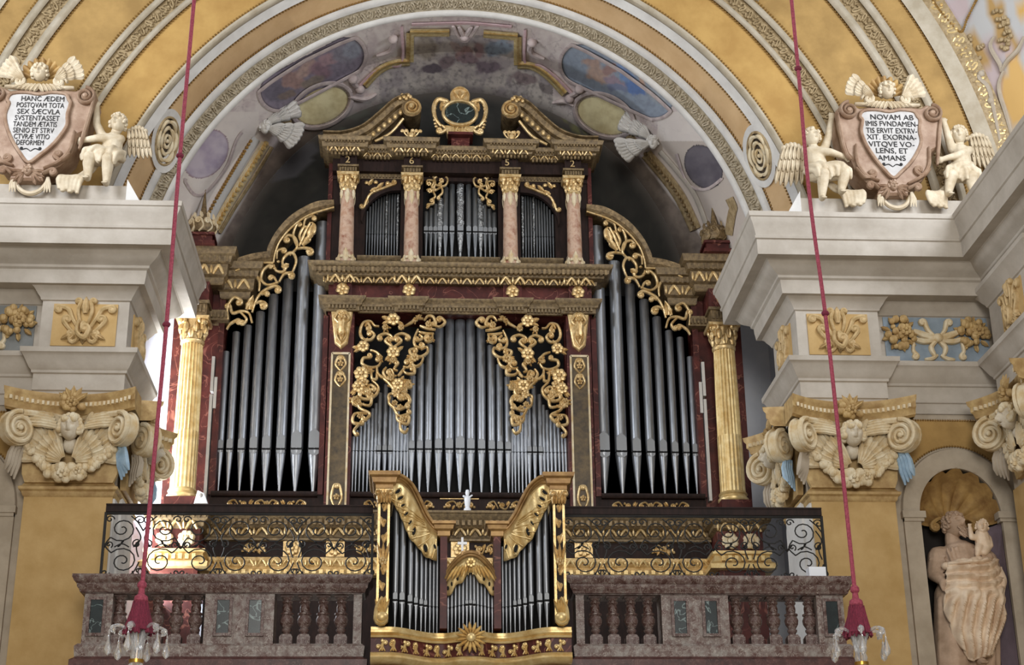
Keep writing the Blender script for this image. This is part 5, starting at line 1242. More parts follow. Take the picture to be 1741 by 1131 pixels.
# ---- putti
def wing2(mb, x, z, y, s, w, h):
    """hanging wing: rounded shoulder and three rows of feathers pointing down"""
    for i in range(6): t = i/5; mb.blob((x+s*w*t, y-.02, z+.05*math.sin(PI*t)), (w*.16, .035, w*.2), 7, 5)
    for row, (l, d) in enumerate(((.95, .0), (.62, -.02), (.34, -.04))):
        for i in range(6):
            t = i/5; feather(mb, x+s*w*(.02+.96*t), z+.03*math.sin(PI*t), -PI/2+s*(.08+.2*t), h*l*(1-.28*abs(t-.55)), w*.15, y+d, .03)
def putto(name, label, J, cropf, Y, wings, seed, face, sc=1.0, mir=False):
    """J: joints in crop pixels; the trunk and limbs are one continuous body"""
    pt = lambda q: Vector((cropf([(q[0], q[1])], Y)[0][0], Y+q[2], cropf([(q[0], q[1])], Y)[0][1]))
    P = {k: pt(v) for k, v in J.items()}; root = thing(name, label, 'putto', group='putti beside the cartouches')
    mb = MB(); L = mb.limb
    L(P['chest'], P['belly'], .115, .13, 12); L(P['belly'], P['hip'], .13, .135, 12); L(P['neck'], P['chest'], .055, .09)
    for s in ('r', 'l'):
        L(P['sh'+s], P['el'+s], .06, .05); L(P['el'+s], P['ha'+s], .05, .034); mb.blob(P['ha'+s], (.04, .04, .045), 8, 6)
        d = (P['ha'+s]-P['el'+s]).normalized(); side = d.cross(Vector((0, 1, 0))).normalized()
        for k in range(4): a = P['ha'+s]+side*(.024*(k-1.5)); L(a, a+d*(.055-.006*abs(k-1.5))+Vector((0, .012, 0)), .013, .01, 6)
        L(P['ha'+s]-side*.035, P['ha'+s]-side*.055+d*.025, .014, .01, 6); L(P['chest'], P['sh'+s], .09, .058)
        L(P['hp'+s], P['kn'+s], .1, .078); k_ = P['kn'+s]; f = P['ft'+s]; m_ = k_.lerp(f, .35)+Vector((0, .02, 0)); L(k_, m_, .07, .072); L(m_, f, .07, .042); L(f, f+Vector((0, -.085, -.03)), .042, .03)
        for k in range(5): L(f+Vector((.015*(k-2), -.09, -.034)), f+Vector((.017*(k-2), -.118, -.038)), .012, .009, 6)
        L(P['hip'], P['hp'+s], .12, .1)
    bd = remesh(mb.build('body', M['putto'], root), .0125, 1)
    mb = MB(); hb = MB(); headmesh(mb, P['head'], .122, yaw=face[0], pitch=face[1], hair=.2, seed=seed, curls=110, hmb=hb); L = mb.limb; L(P['head']+Vector((0, .02, -.06)), P['neck'], .06, .055); hd = mb.build('head', M['putto'], root, auto=80); hb.build('hair', M['putto'], hd)
    # drapery: folded cloth over the lap and thighs, ending above the shins
    mb = MB(); rr = random.Random(seed)
    for s in ('r', 'l'):
        h_, k_ = P['hp'+s], P['kn'+s]
        for q in range(7):
            a = PI*(q/6)-.2; o_ = Vector((math.cos(a)*.1, -.02-.03*(q % 2), math.sin(a)*.1))
            e = k_.lerp(h_, .12)+o_*.95; mb.tube(cr([tuple(h_+o_*1.15), tuple(h_.lerp(k_, .5)+o_*1.12+Vector((0, -.015, .01))), tuple(e), tuple(e+Vector((rr.uniform(-.03, .03), .01, -.07-.03*(q % 3))))], 3), [.036, .038, .038, .036, .034, .034, .032, .03, .026, .02], 7)
    for k in range(5):
        q = P['belly']+Vector((rr.uniform(-.02, .02), 0, -.03-.03*k)); mb.tube(cr([tuple(q+Vector((-.15, .02, .02))), tuple(q+Vector((-.07, -.13, -.02))), tuple(q+Vector((.07, -.13, -.03))), tuple(q+Vector((.16, .02, .0)))], 4), .03, 6)
    e = P['hpl' if not mir else 'hpr']; sg = 1 if not mir else -1
    for k in range(6): mb.tube(cr([tuple(e+Vector((sg*.05, .05, -.03))), tuple(e+Vector((sg*(.13+.03*k), .02, -.2-.01*k))), tuple(Vector((e.x+sg*(.2+.05*k), e.y-.06-.012*k, 10.56))), tuple(Vector((e.x+sg*(.23+.04*k), e.y-.1-.012*k, 10.34+.03*(k % 2))))], 4), [.03+.006*math.sin(i+k) for i in range(13)], 6)
    remesh(mb.build('drapery', M['putto'], root), .014, 1)
    for (bx, by, dy), s, wd, ht in wings:
        mb = MB(); a = pt((bx, by, dy)); wing2(mb, a.x, a.z, a.y, s, wd, ht); o = mb.build('wing', M['putto'], root); sd = o.modifiers.new('thick', 'SOLIDIFY'); sd.thickness = .015
    place(root, (P['hip'].x, P['hip'].y, 10.52)); return root
rc = lambda pts, Y: crop(1330, 120, 4.524, Y, pts); lcf = lambda pts, Y: crop(0, 80, 4.269, Y, pts)
putto('seated_putto', 'seated winged putto left of the NOVAM cartouche, one arm raised, behind the red rope', dict(head=(225, 520, -.02), neck=(235, 575, 0), chest=(245, 640, 0), belly=(265, 730, -.01), hip=(270, 790, 0), shr=(320, 615, 0), elr=(350, 520, -.03), har=(378, 355, -.02), shl=(205, 630, -.04), ell=(350, 668, -.14), hal=(480, 700, -.1),
      hpr=(235, 810, -.03), knr=(290, 850, -.2), ftr=(280, 1030, -.17), hpl=(310, 810, -.02), knl=(450, 845, -.2), ftl=(425, 985, -.18)), rc, 17.62, [((165, 580, .1), -1, .24, .62)], 21, (.35, -.15))
putto('seated_putto', 'seated winged putto right of the NOVAM cartouche, holding its edge with both hands', dict(head=(1355, 505, -.02), neck=(1365, 570, 0), chest=(1370, 630, 0), belly=(1375, 720, -.01), hip=(1380, 790, 0), shr=(1305, 610, 0), elr=(1265, 500, -.03), har=(1238, 395, -.02), shl=(1430, 625, -.04), ell=(1330, 685, -.12), hal=(1200, 715, -.1),
      hpr=(1340, 820, -.03), knr=(1275, 850, -.16), ftr=(1250, 990, -.14), hpl=(1410, 820, -.02), knl=(1420, 870, -.2), ftl=(1430, 990, -.18)), rc, 17.62, [((1455, 500, .1), 1, .22, .5)], 22, (-.3, -.1), mir=True)
putto('seated_putto', 'seated winged putto beside the HANC cartouche on the left cornice, curly head tilted', dict(head=(860, 560, -.02), neck=(835, 625, 0), chest=(825, 680, 0), belly=(810, 750, -.01), hip=(800, 800, 0), shr=(745, 655, 0), elr=(705, 570, -.03), har=(703, 425, -.02), shl=(880, 680, -.04), ell=(730, 700, -.14), hal=(600, 708, -.1),
      hpr=(740, 820, -.03), knr=(665, 855, -.2), ftr=(655, 1000, -.17), hpl=(830, 820, -.02), knl=(805, 870, -.22), ftl=(790, 1040, -.18)), lcf, 17.62, [((930, 590, .1), 1, .2, .44)], 23, (-.25, -.15), mir=True)
# ---- statue in the niche
def saint():
    f = lambda q: Vector((crop(1540, 760, 3.05, 18.3, [(q[0], q[1])])[0][0], 18.3+q[2], crop(1540, 760, 3.05, 18.3, [(q[0], q[1])])[0][1]))
    root = thing('saint_statue', 'pale stone statue of a bearded robed man holding a small child in the shell niche', 'statue')
    mb = MB(); L = mb.limb
    L(f((235, 470, -.02)), f((260, 540, .02)), .085, .11); L(f((285, 580, 0)), f((300, 720, .0)), .24, .22, 14); L(f((175, 570, .02)), f((400, 580, .02)), .13, .13)
    L(f((165, 565, .0)), f((150, 660, .0)), .115, .095); L(f((150, 660, .0)), f((170, 708, -.12)), .09, .055); mb.blob(f((174, 722, -.15)), (.055, .055, .065), 8, 6)
    for k in range(4): a = f((160+9*k, 735, -.17)); L(a, a+Vector((.012, -.015, -.075+.01*abs(k-1))), .018, .014, 6)
    L(f((185, 715, -.18)), f((192, 735, -.2)), .018, .014, 6)
    L(f((420, 580, .0)), f((445, 640, -.04)), .115, .1); L(f((445, 640, -.04)), f((400, 605, -.22)), .095, .055); mb.blob(f((388, 595, -.25)), (.07, .045, .055), 8, 6)
    for k in range(4): a = f((382, 578+10*k, -.28)); L(a, a+Vector((-.085+.01*k, -.01, .0)), .018, .014, 6)
    for k in range(9): a = f((190+24*k, 550-8*math.sin(k), -.19)); L(a, f((225+18*k, 655, -.225)), .02, .022, 6)
    for k in range(5): L(f((120+10*k, 590+22*k, -.05)), f((185, 580+24*k, -.12)), .02, .02, 6)
    for k in range(9): x = 175+35*k; L(f((x, 800, -.06-.05*(k % 2))), f((x+8, 1250, -.04-.06*(k % 2))), .05, .06, 8)
    L(f((240, 760, .02)), f((250, 1250, .04)), .2, .22, 14); L(f((390, 760, .02)), f((395, 1250, .04)), .2, .2, 14)
    for q in ((365, 1125, -.16), (320, 1245, -.12)):
        L(f(q), f((q[0]-14, q[1]+18, q[2]-.17)), .06, .05)
        for k in range(4): a = f((q[0]-26+9*k, q[1]+22, q[2]-.2)); L(a, a+Vector((0, -.04, -.005)), .018, .015, 6)
    remesh(mb.build('figure', M['statue'], root), .013, 1)
    mb = MB(); hb = MB(); headmesh(mb, f((243, 412, -.06)), .155, yaw=.5, pitch=-.28, hair=.17, beard=.12, seed=31, curls=130, hmb=hb); hd = mb.build('head', M['statue'], root, auto=80); hb.build('hair', M['statue'], hd)
    # mantle: one folded sheet wrapped round the hips and falling to the feet
    LB = cr([(185, 628), (182, 720), (172, 830), (205, 950), (270, 1075), (318, 1128)], 12); RB = cr([(440, 600), (470, 715), (486, 830), (480, 920), (455, 1010), (415, 1100)], 12); nu = 70; nv = len(LB)-1; vs = []; mb = MB()
    for q in range(nv+1):
        v = q/nv
        for k in range(nu+1):
            u = k/nu; px_ = LB[q][0]+(RB[q][0]-LB[q][0])*u; py_ = LB[q][1]+(RB[q][1]-LB[q][1])*u+14*math.sin(PI*u)*(1-v)
            fall = math.sin(2*PI*(3.6*u+2.6*v-1.0*u*v)+.6*math.sin(5*v)); swag = math.sin(2*PI*(6.5*v+.55*u*u-.3*u)+.5*math.sin(7*u)); t = max(0, min(1, (v-.22)/.2)); fold = swag*(1-t)+fall*t
            d = .10+.24*math.sin(PI*min(1, max(0, .06+.88*u)))**.8*(1-.25*v)+.085*(1-abs(fold))+.014*math.sin(40*u+9*v)*(.3+v)
            vs.append(f((px_, py_, -d)))
    mb.add(vs, [(q*(nu+1)+k, q*(nu+1)+k+1, (q+1)*(nu+1)+k+1, (q+1)*(nu+1)+k) for q in range(nv) for k in range(nu)])
    for k in range(14): mb.blob(f((190+18*k, 636-1.6*k+5*math.sin(k*1.4), -.17-.13*math.sin(PI*k/13))), (.055, .05, .035), 8, 6)
    o = mb.build('mantle', M['statuelt'], root, auto=80); sd = o.modifiers.new('thick', 'SOLIDIFY'); sd.thickness = .03; sd.offset = 0
    mb = MB()
    for k in range(5): P_ = cr([tuple(f((436+8*k, 640, -.16))), tuple(f((446+9*k, 720, -.2-.02*(k % 2)))), tuple(f((440+9*k, 800, -.18))), tuple(f((452+7*k, 905-14*k, -.15)))], 5); mb.tube(P_, [.024+.008*math.sin(i*.9+k) for i in range(16)], 8)
    remesh(mb.build('mantle_fall', M['statuelt'], root), .011, 1)
    mb = MB(); L = mb.limb
    L(f((362, 480, -.22)), f((372, 535, -.22)), .085, .095); L(f((335, 495, -.24)), f((302, 500, -.28)), .042, .036); L(f((302, 500, -.28)), f((292, 460, -.3)), .035, .025); mb.blob(f((291, 455, -.3)), .028, 8, 6)
    for k in range(3): L(f((285+5*k, 450, -.3)), f((282+7*k, 432, -.3)), .011, .009, 6)
    L(f((395, 498, -.22)), f((402, 540, -.26)), .042, .034); L(f((350, 545, -.24)), f((335, 562, -.3)), .06, .05); L(f((385, 545, -.24)), f((362, 578, -.3)), .06, .05); L(f((335, 562, -.3)), f((330, 590, -.3)), .045, .034); L(f((358, 465, -.24)), f((360, 480, -.22)), .04, .05)
    ch_ = remesh(mb.build('child_figure', M['statuelt'], root), .011, 1)
    mb = MB(); headmesh(mb, f((358, 444, -.26)), .088, yaw=-.25, hair=.18, seed=6, curls=50); mb.build('child_head', M['statuelt'], ch_, auto=80)
    mb = MB(); mb.box(NX-.42, NX+.42, 18.1, 18.55, NB, NB+.1); mb.build('statue_base', M['stone'], root)
    place(root, (5.85, 18.3, NB))
saint()
# ---- stucco of the bay vault
def strip(name, path, wpx, m, parent, dy=.03, sub=6):
    P = cr(path, sub); lim = 524-wpx/2         # stucco of the bay stays behind the edge of the nave arch
    P = [(AC[0]+(x-AC[0])*min(1, lim/math.hypot(x-AC[0], y-AC[1])), AC[1]+(y-AC[1])*min(1, lim/math.hypot(x-AC[0], y-AC[1]))) for x, y in P]; vs = []; fs = []; n = len(P)
    for i in range(n):
        a = P[max(i-1, 0)]; b = P[min(i+1, n-1)]; dx, dy_ = b[0]-a[0], b[1]-a[1]; l = math.hypot(dx, dy_); nx, ny = -dy_/l*wpx/2, dx/l*wpx/2
        for o_, d in ((-1, 0), (-1, dy), (-.6, dy*1.3), (.6, dy*1.3), (1, dy), (1, 0)): vs.append(SP(P[i][0]+nx*o_, P[i][1]+ny*o_, d))
    fs = [(i*6+k, (i+1)*6+k, (i+1)*6+k+1, i*6+k+1) for i in range(n-1) for k in range(5)]
    mb = MB(); mb.add(vs, fs); return mb.build(name, m, parent)
def dots(name, path, m, parent, step=4, size=.02, dy=.05):
    P = cr(path, 24); mb = MB(); last = None
    for q in P:
        if last is None or math.hypot(q[0]-last[0], q[1]-last[1]) >= step: mb.blob(SP(q[0], q[1], dy), size, 4, 3); last = q
    return stuff(mb.build(name, m, parent))
FL = [(764, 56), (697, 56), (697, 106)]; FL2 = [(697, 106), (672, 108), (645, 120), (620, 146)]; FR = [(822, 58), (880, 63), (880, 111)]; FR2 = [(880, 111), (905, 113), (932, 130), (960, 160)]
for path in (FL, FR): 
    for a, b in zip(path, path[1:]): strip('fresco_frame', [a, ((a[0]+b[0])/2, (a[1]+b[1])/2), b], 13, M['framegold'], vault, .05, 2); strip('frame_fillet', [a, ((a[0]+b[0])/2, (a[1]+b[1])/2), b], 4, M['goldlt'], vault, .075, 2)
for path in (FL2, FR2): strip('fresco_frame', path, 13, M['framegold'], vault, .05); strip('frame_fillet', path, 4, M['goldlt'], vault, .075)
for path in ([(683, 45), (683, 108), (655, 112), (632, 126), (612, 146)], [(893, 50), (893, 108), (918, 112), (945, 132), (972, 160)], [(700, 42), (770, 40), (800, 40), (870, 46)]): strip('frame_border', path, 5, M['pinkcloth'], vault, .05)
def ovpath(a, b, r, n=10):
    A = Vector(a); B = Vector(b); t = math.atan2(B.y-A.y, B.x-A.x); P = []
    for i in range(n+1): q = t+PI/2+PI*i/n; P.append((A.x+r*math.cos(q), A.y+r*math.sin(q)))
    for i in range(n+1): q = t-PI/2+PI*i/n; P.append((B.x+r*math.cos(q), B.y+r*math.sin(q)))
    return P+[P[0]]
M['lilacst'] = mat('lilac_stucco', '#c9bbb6', .8, col2='#ac9c9a', scale=8)
for a, b, r in (((474, 155), (588, 95), 34), ((988, 109), (1112, 167), 36)): strip('oval_frame', ovpath(a, b, r), 6, M['lilacst'], vault, .04, 2)
for c, deg in (((548, 180), -24), ((1026, 197), 24)):
    t = math.radians(deg); P = [(c[0]+53*math.cos(k*PI/12)*math.cos(t)-35*math.sin(k*PI/12)*math.sin(t), c[1]+53*math.cos(k*PI/12)*math.sin(t)+35*math.sin(k*PI/12)*math.cos(t)) for k in range(25)]
    strip('oval_frame', P, 7, M['lilacst'], vault, .05, 2)
mb = MB()
for pts in ([(640, 95), (665, 85), (672, 66)], [(612, 150), (600, 140), (606, 130)], [(925, 100), (902, 88), (905, 72)], [(965, 165), (980, 158), (985, 150)], [(595, 165), (620, 168), (640, 160)], [(940, 175), (960, 172), (975, 180)], [(770, 44), (780, 60), (790, 68), (800, 60), (812, 44)], [(780, 46), (790, 60), (802, 46)]):
    P = cr([tuple(SP(x, y, .05)) for x, y in pts], 6); mb.tube(P, [.045*(.5+.5*math.sin(PI*i/(len(P)-1))) for i in range(len(P))], 6)
for x, y in ((668, 66), (905, 72), (612, 152), (968, 168), (790, 62), (600, 135), (985, 152)): mb.blob(SP(x, y, .07), .075, 8, 5)
mb.build('stucco_scrolls', M['lilacst'], vault)
strip('white_groin_rib', [(436, 236), (405, 288), (372, 345), (352, 385)], 14, M['stuccow'], vault, .03); strip('gilded_groin_band', [(452, 244), (420, 296), (388, 348), (366, 390)], 16, M['capst'], vault, .03); dots('gilded_rosette_row', [(452, 244), (420, 296), (388, 348), (366, 390)], M['goldlt'], vault, 8, .045, .06)
strip('gilded_rib', [(463, 250), (432, 302), (400, 352), (374, 396)], 6, M['orn'], vault, .06); dots('gilded_bead_row', [(426, 240), (396, 290), (364, 345), (346, 382)], M['bead'], vault, 5, .03, .04)
strip('white_groin_rib', [(1122, 258), (1150, 290), (1180, 330), (1200, 380)], 8, M['stucco'], vault, .03); strip('gilded_groin_band', [(1098, 262), (1124, 292), (1156, 336), (1182, 390)], 20, M['orn'], vault, .03); dots('gilded_rosette_row', [(1098, 262), (1124, 292), (1156, 336), (1182, 390)], M['golddk'], vault, 7, .04, .05)
strip('gilded_groin_band', [(1255, 330), (1245, 360), (1238, 400)], 14, M['orn'], vault, .03)
for path in ([(310, 300), (330, 330), (352, 326), (385, 285), (402, 240), (412, 225)], [(1150, 262), (1168, 312), (1200, 322), (1232, 300)]): strip('painted_field_border', path, 5, M['lilacst'], vault, .03)
def cherub(px, py, s, label):
    root = thing('winged_cherub_head', label, 'cherub', group='cherub heads on the bay vault'); o = SP(px, py, .1)
    mb = MB(); headmesh(mb, o+Vector((0, -.1, 0)), .1, yaw=s*.25, pitch=.35, hair=.22, seed=12, curls=80); mb.build('head', M['stuccow'], root, auto=80)
    for dirs, ln, off in (((.55, 1.2), .5, (.02, .02)), ((-.55, .15), .42, (.02, -.02))):
        mb = MB(); d = dirs if s > 0 else (PI-dirs[0], PI-dirs[1]); wingm(mb, (o.x+s*off[0], o.z+off[1]), d, ln, o.y-.03, 3, 6, .055, .05); q = mb.build('wing', M['stuccow'], root); sd = q.modifiers.new('thick', 'SOLIDIFY'); sd.thickness = .015
    mb = MB(); q = SP(px+s*35, py-8, .08)
    for k in range(7): mb.blob(q+Vector((.05*math.cos(k), -.02, .06*math.sin(k*1.7))), .05, 6, 5)
    mb.build('fruit_cluster', M['orn'], root); place(root, tuple(o))
cherub(452, 222, 1, 'white winged cherub head on the bay vault left of the organ pediment'); cherub(1108, 248, -1, 'white winged cherub head on the bay vault right of the organ pediment')
# ================================================================== GALLERY FRONT
def balustrade(s, label):
    root = thing('marble_balustrade', label, 'balustrade', group='balustrades of the organ gallery')
    a, b = sorted((s*1.15, s*4.15)); y0, y1 = 17.14, 17.5
    mb = MB(); mb.sweep([(a, y1), (a, y0), (b, y0), (b, y1)], [(-.02, 5.40), (.02, 5.41), (.03, 5.44), (.05, 5.46), (.055, 5.50), (.08, 5.52), (.1, 5.56), (.1, 5.59), (-.05, 5.6)], -1); mb.box(a, b, y0, y1, 5.4, 5.6); mb.build('top_rail', M['marble'], root)
    mb = MB(); mb.sweep([(a, y1), (a, y0), (b, y0), (b, y1)], [(0, 4.72), (.02, 4.72), (.03, 4.83), (.0, 4.86)], -1); mb.box(a, b, y0, y1, 4.7, 4.855); mb.build('plinth', M['marblelt'], root)
    mb = MB(); mb.sweep([(a, y1), (a, y0-.02), (b, y0-.02), (b, y1)], [(0, 4.3), (.0, 4.5), (.03, 4.52), (.03, 4.58), (.06, 4.6), (.06, 4.68), (.03, 4.7), (0, 4.72)], -1); mb.box(a, b, y0-.02, y1, 4.3, 4.72); mb.build('base_molding', M['marbledk'], root)
    for x0, x1, pans in ((3.82, 4.12, (3.98,)), (2.10, 2.84, (2.3, 2.64)), (1.16, 1.25, ())):
        p, q = sorted((s*x0, s*x1)); mb = MB(); mb.box(p, q, y0+.02, y1-.02, 4.85, 5.41); pd = mb.build('pedestal', M['marblelt'], root, smooth=False)
        for c in pans:
            c *= s; w_ = .062; mb = MB(); mb.box(c-w_, c+w_, y0-.005, y0+.03, 4.97, 5.33); mb.build('green_panel', M['green'], pd, smooth=False)
            mb = MB()
            for xx, zz, dx, dz in ((c-w_-.02, 5.15, .016, .21), (c+w_+.02, 5.15, .016, .21), (c, 5.344, w_+.003, .016), (c, 4.956, w_+.003, .016)): mb.box(xx-dx, xx+dx, y0-.012, y0+.03, zz-dz, zz+dz)
            mb.build('panel_frame', M['marble'], pd, smooth=False)
    proto = None
    for x in (3.76, 3.56, 3.36, 3.155, 2.95, 1.97, 1.78, 1.58, 1.385):
        if proto is None:
            mb = MB(); mb.box(-.07, .07, -.07, .07, 0, .1); mb.prism([(-.07, .1), (.07, .1), (.05, .13), (-.05, .13)], -.05, .05)
            mb.lathe([(.035, .12), (.04, .15), (.055, .17), (.055, .185), (.04, .195), (.072, .25), (.078, .29), (.06, .335), (.075, .345), (.075, .36), (.05, .37), (.055, .42), (.045, .46), (.06, .475), (.06, .49), (.045, .5), (.07, .53)], (0, 0, 0), 14); mb.box(-.075, .075, -.075, .075, .53, .56)
            proto = mb.build('baluster', M['marble'], root); o = proto
        else: o = proto.copy(); C.objects.link(o); o.parent = root
        o.location = (s*x, 17.3, 4.855)
    place2(root, (s*2.55, 17.3, 4.3)); return root
def place2(root, loc):
    root.location = loc; inv = Matrix.Translation(Vector(loc)).inverted()
    for ch in root.children: ch.matrix_parent_inverse = inv
balustrade(-1, 'mottled red and grey marble balustrade with green panels, left of the small organ'); balustrade(1, 'mottled red and grey marble balustrade with green panels, right of the small organ')
# ---- wrought iron grilles on the rail
def spiral(cx, cz, r, turns, a0, sgn, n=22, rend=.12):
    return [(cx+r*(1-(1-rend)*i/n)*math.cos(a0+sgn*2*PI*turns*i/n), cz+r*(1-(1-rend)*i/n)*math.sin(a0+sgn*2*PI*turns*i/n)) for i in range(n+1)]
def gcell():
    mb = MB(); r = .0085
    T = lambda pts, rr=r: mb.tube([(x, 0, z) for x, z in pts], rr, 5)
    T(spiral(.19, .60, .155, 1.7, -2.4, 1)); T(spiral(.22, .21, .165, 1.7, 2.5, -1)); T(cr([(.07, .50), (.02, .40), (.09, .31)], 5)); T(cr([(.34, .62), (.40, .50), (.36, .38), (.39, .26)], 5))
    T(spiral(.38, .71, .06, 1.3, PI, -1, 14)); T(spiral(.40, .09, .065, 1.3, PI, 1, 14)); T(spiral(.05, .72, .05, 1.2, 0, 1, 14)); T(spiral(.04, .07, .05, 1.2, 0, -1, 14)); T(spiral(.36, .42, .055, 1.3, 1.2, 1, 14)); T(spiral(.06, .41, .045, 1.2, -1, 1, 14))
    T(cr([(.0, .02), (.12, .04), (.25, .02)], 5)); T(cr([(.0, .78), (.2, .785), (.42, .78)], 4)); T(cr([(.28, .38), (.2, .42), (.12, .38)], 5)); T(cr([(.42, .58), (.36, .68), (.28, .76)], 5)); T(cr([(.4, .2), (.36, .1), (.3, .03)], 5))
    for x, z in ((.36, .42), (.19, .42), (.03, .4)): leaf(mb, x, z, 1.0, .06, .014, 0, .008); leaf(mb, x, z, 4.0, .06, .014, 0, .008)
    return mb
gm = None
def grille(s, label):
    global gm
    root = thing('iron_grille', label, 'railing', group='wrought iron grilles above the balustrade')
    a, b = sorted((s*1.07, s*4.02)); Y = 17.4
    zf = lambda y: y
    mb = MB(); mb.box(a, b, Y-.03, Y+.03, 6.365, 6.44); mb.box(a, b, Y-.04, Y+.04, 6.44, 6.455); mb.build('top_rail', M['wood'], root, smooth=False)
    mb = MB(); mb.box(a, b, Y-.012, Y+.012, 5.6, 5.625); mb.box(a, b, Y-.012, Y+.012, 6.35, 6.365)
    for x in (a, b): mb.box(x-.014, x+.014, Y-.014, Y+.014, 5.6, 6.365)
    mb.build('grille_frame', M['iron'], root, smooth=False)
    n = 7; p = (b-a)/n
    for k in range(n):
        if gm is None: gm = gcell().build('scroll_panel', M['iron'], root); o = gm
        else: o = gm.copy(); C.objects.link(o); o.parent = root
        o.location = (a+p*k if k % 2 == 0 else a+p*(k+1), Y, 5.62); o.scale = ((p/.42)*(1 if k % 2 == 0 else -1), 1, .73/.79)
    place2(root, (s*2.5, Y, 5.6)); return root
grille(-1, 'black wrought iron scroll grille with dark handrail, left of the small organ'); grille(1, 'black wrought iron scroll grille with dark handrail, right of the small organ')
# ---- small organ in the balustrade (choir positive)
ro = thing('small_organ', 'small gilded organ with two curved pipe towers, standing forward in the balustrade', 'pipe organ')
RY = 16.6
def yp(x):
    x = abs(x)
    if x > .34: t = max(0, min(1, (x-.34)/.5)); t = t*t*(3-2*t); return 16.84-.34*t
    return 16.84 if x > .26 else 16.84-.12*math.cos(x/.26*PI/2)
def wave(mb, prof, x0=-1.04, x1=1.04, n=70, dy=0.0):
    """moulding that follows the undulating plan of the front"""
    vs = []; P = len(prof)
    for i in range(n+1):
        x = x0+(x1-x0)*i/n
        for o_, z in prof: vs.append((x, yp(x)-o_+dy, z))
    fs = [(i*P+k, (i+1)*P+k, (i+1)*P+k+1, i*P+k+1) for i in range(n) for k in range(P-1)]
    fs += [tuple(range(P)), tuple(n*P+k for k in reversed(range(P)))]; mb.add(vs, fs)
mb = MB(); mb.box(-.97, .97, 17.0, 17.6, 4.3, 5.5)
for s in (-1, 1): mb.box(*sorted((s*.30, s*.97)), 17.0, 17.55, 5.5, 6.0); mb.prism([(s*.97, 6.0), (s*.97, 6.42), (s*.75, 6.42), (s*.55, 6.15), (s*.38, 6.0)], 17.0, 17.5)
mb.build('case_body', M['black'], ro, smooth=False)
mb = MB(); wave(mb, [(-.3, 4.3), (-.25, 4.3), (-.2, 4.5), (.0, 4.6), (.0, 4.84), (-.2, 4.84)]); mb.build('base_frieze', M['redmar'], ro)
mb = MB(); wave(mb, [(-.1, 4.80), (.03, 4.80), (.04, 4.82), (.02, 4.83), (.05, 4.85), (.05, 4.87), (.02, 4.88), (.02, 4.91), (-.1, 4.92)]); mb.build('upper_base_molding', M['goldlt'], ro)
mb = MB(); wave(mb, [(-.1, 4.54), (.01, 4.54), (.05, 4.565), (.07, 4.59), (.05, 4.615), (.06, 4.635), (.02, 4.65), (-.1, 4.65)]); mb.build('lower_base_molding', M['goldlt'], ro)
rr = random.Random(9)
for k in range(17):
    x = -.92+1.84*k/16
    if abs(x) < .06: continue
    mb = MB(); y = yp(x)-.0; h = .17
    vine(mb, [(x-.03, 4.66), (x, 4.71), (x+.01, 4.75)], .014, y-.012, None, (.022, 1 if k % 2 else -1), .02); vine(mb, [(x+.03, 4.66), (x+.01, 4.69), (x-.03, 4.72)], .012, y-.012, None, (.018, -1 if k % 2 else 1), .02); mb.blob((x, y-.02, 4.765), (.018, .02, .022), 6, 5); leaf(mb, x, 4.66, PI/2, .1, .022, y-.015, .02); mb.build('frieze_figure', M['goldlt'], ro)
mb = MB()
for k in range(15): a = PI*2*k/15; leaf(mb, .0+.05*math.cos(a), 4.83+.05*math.sin(a), a, .12, .022, yp(0)-.09, .03)
mb.blob((0, yp(0)-.1, 4.83), (.05, .03, .05), 8, 5); mb.build('sunflower', M['goldlt'], ro)
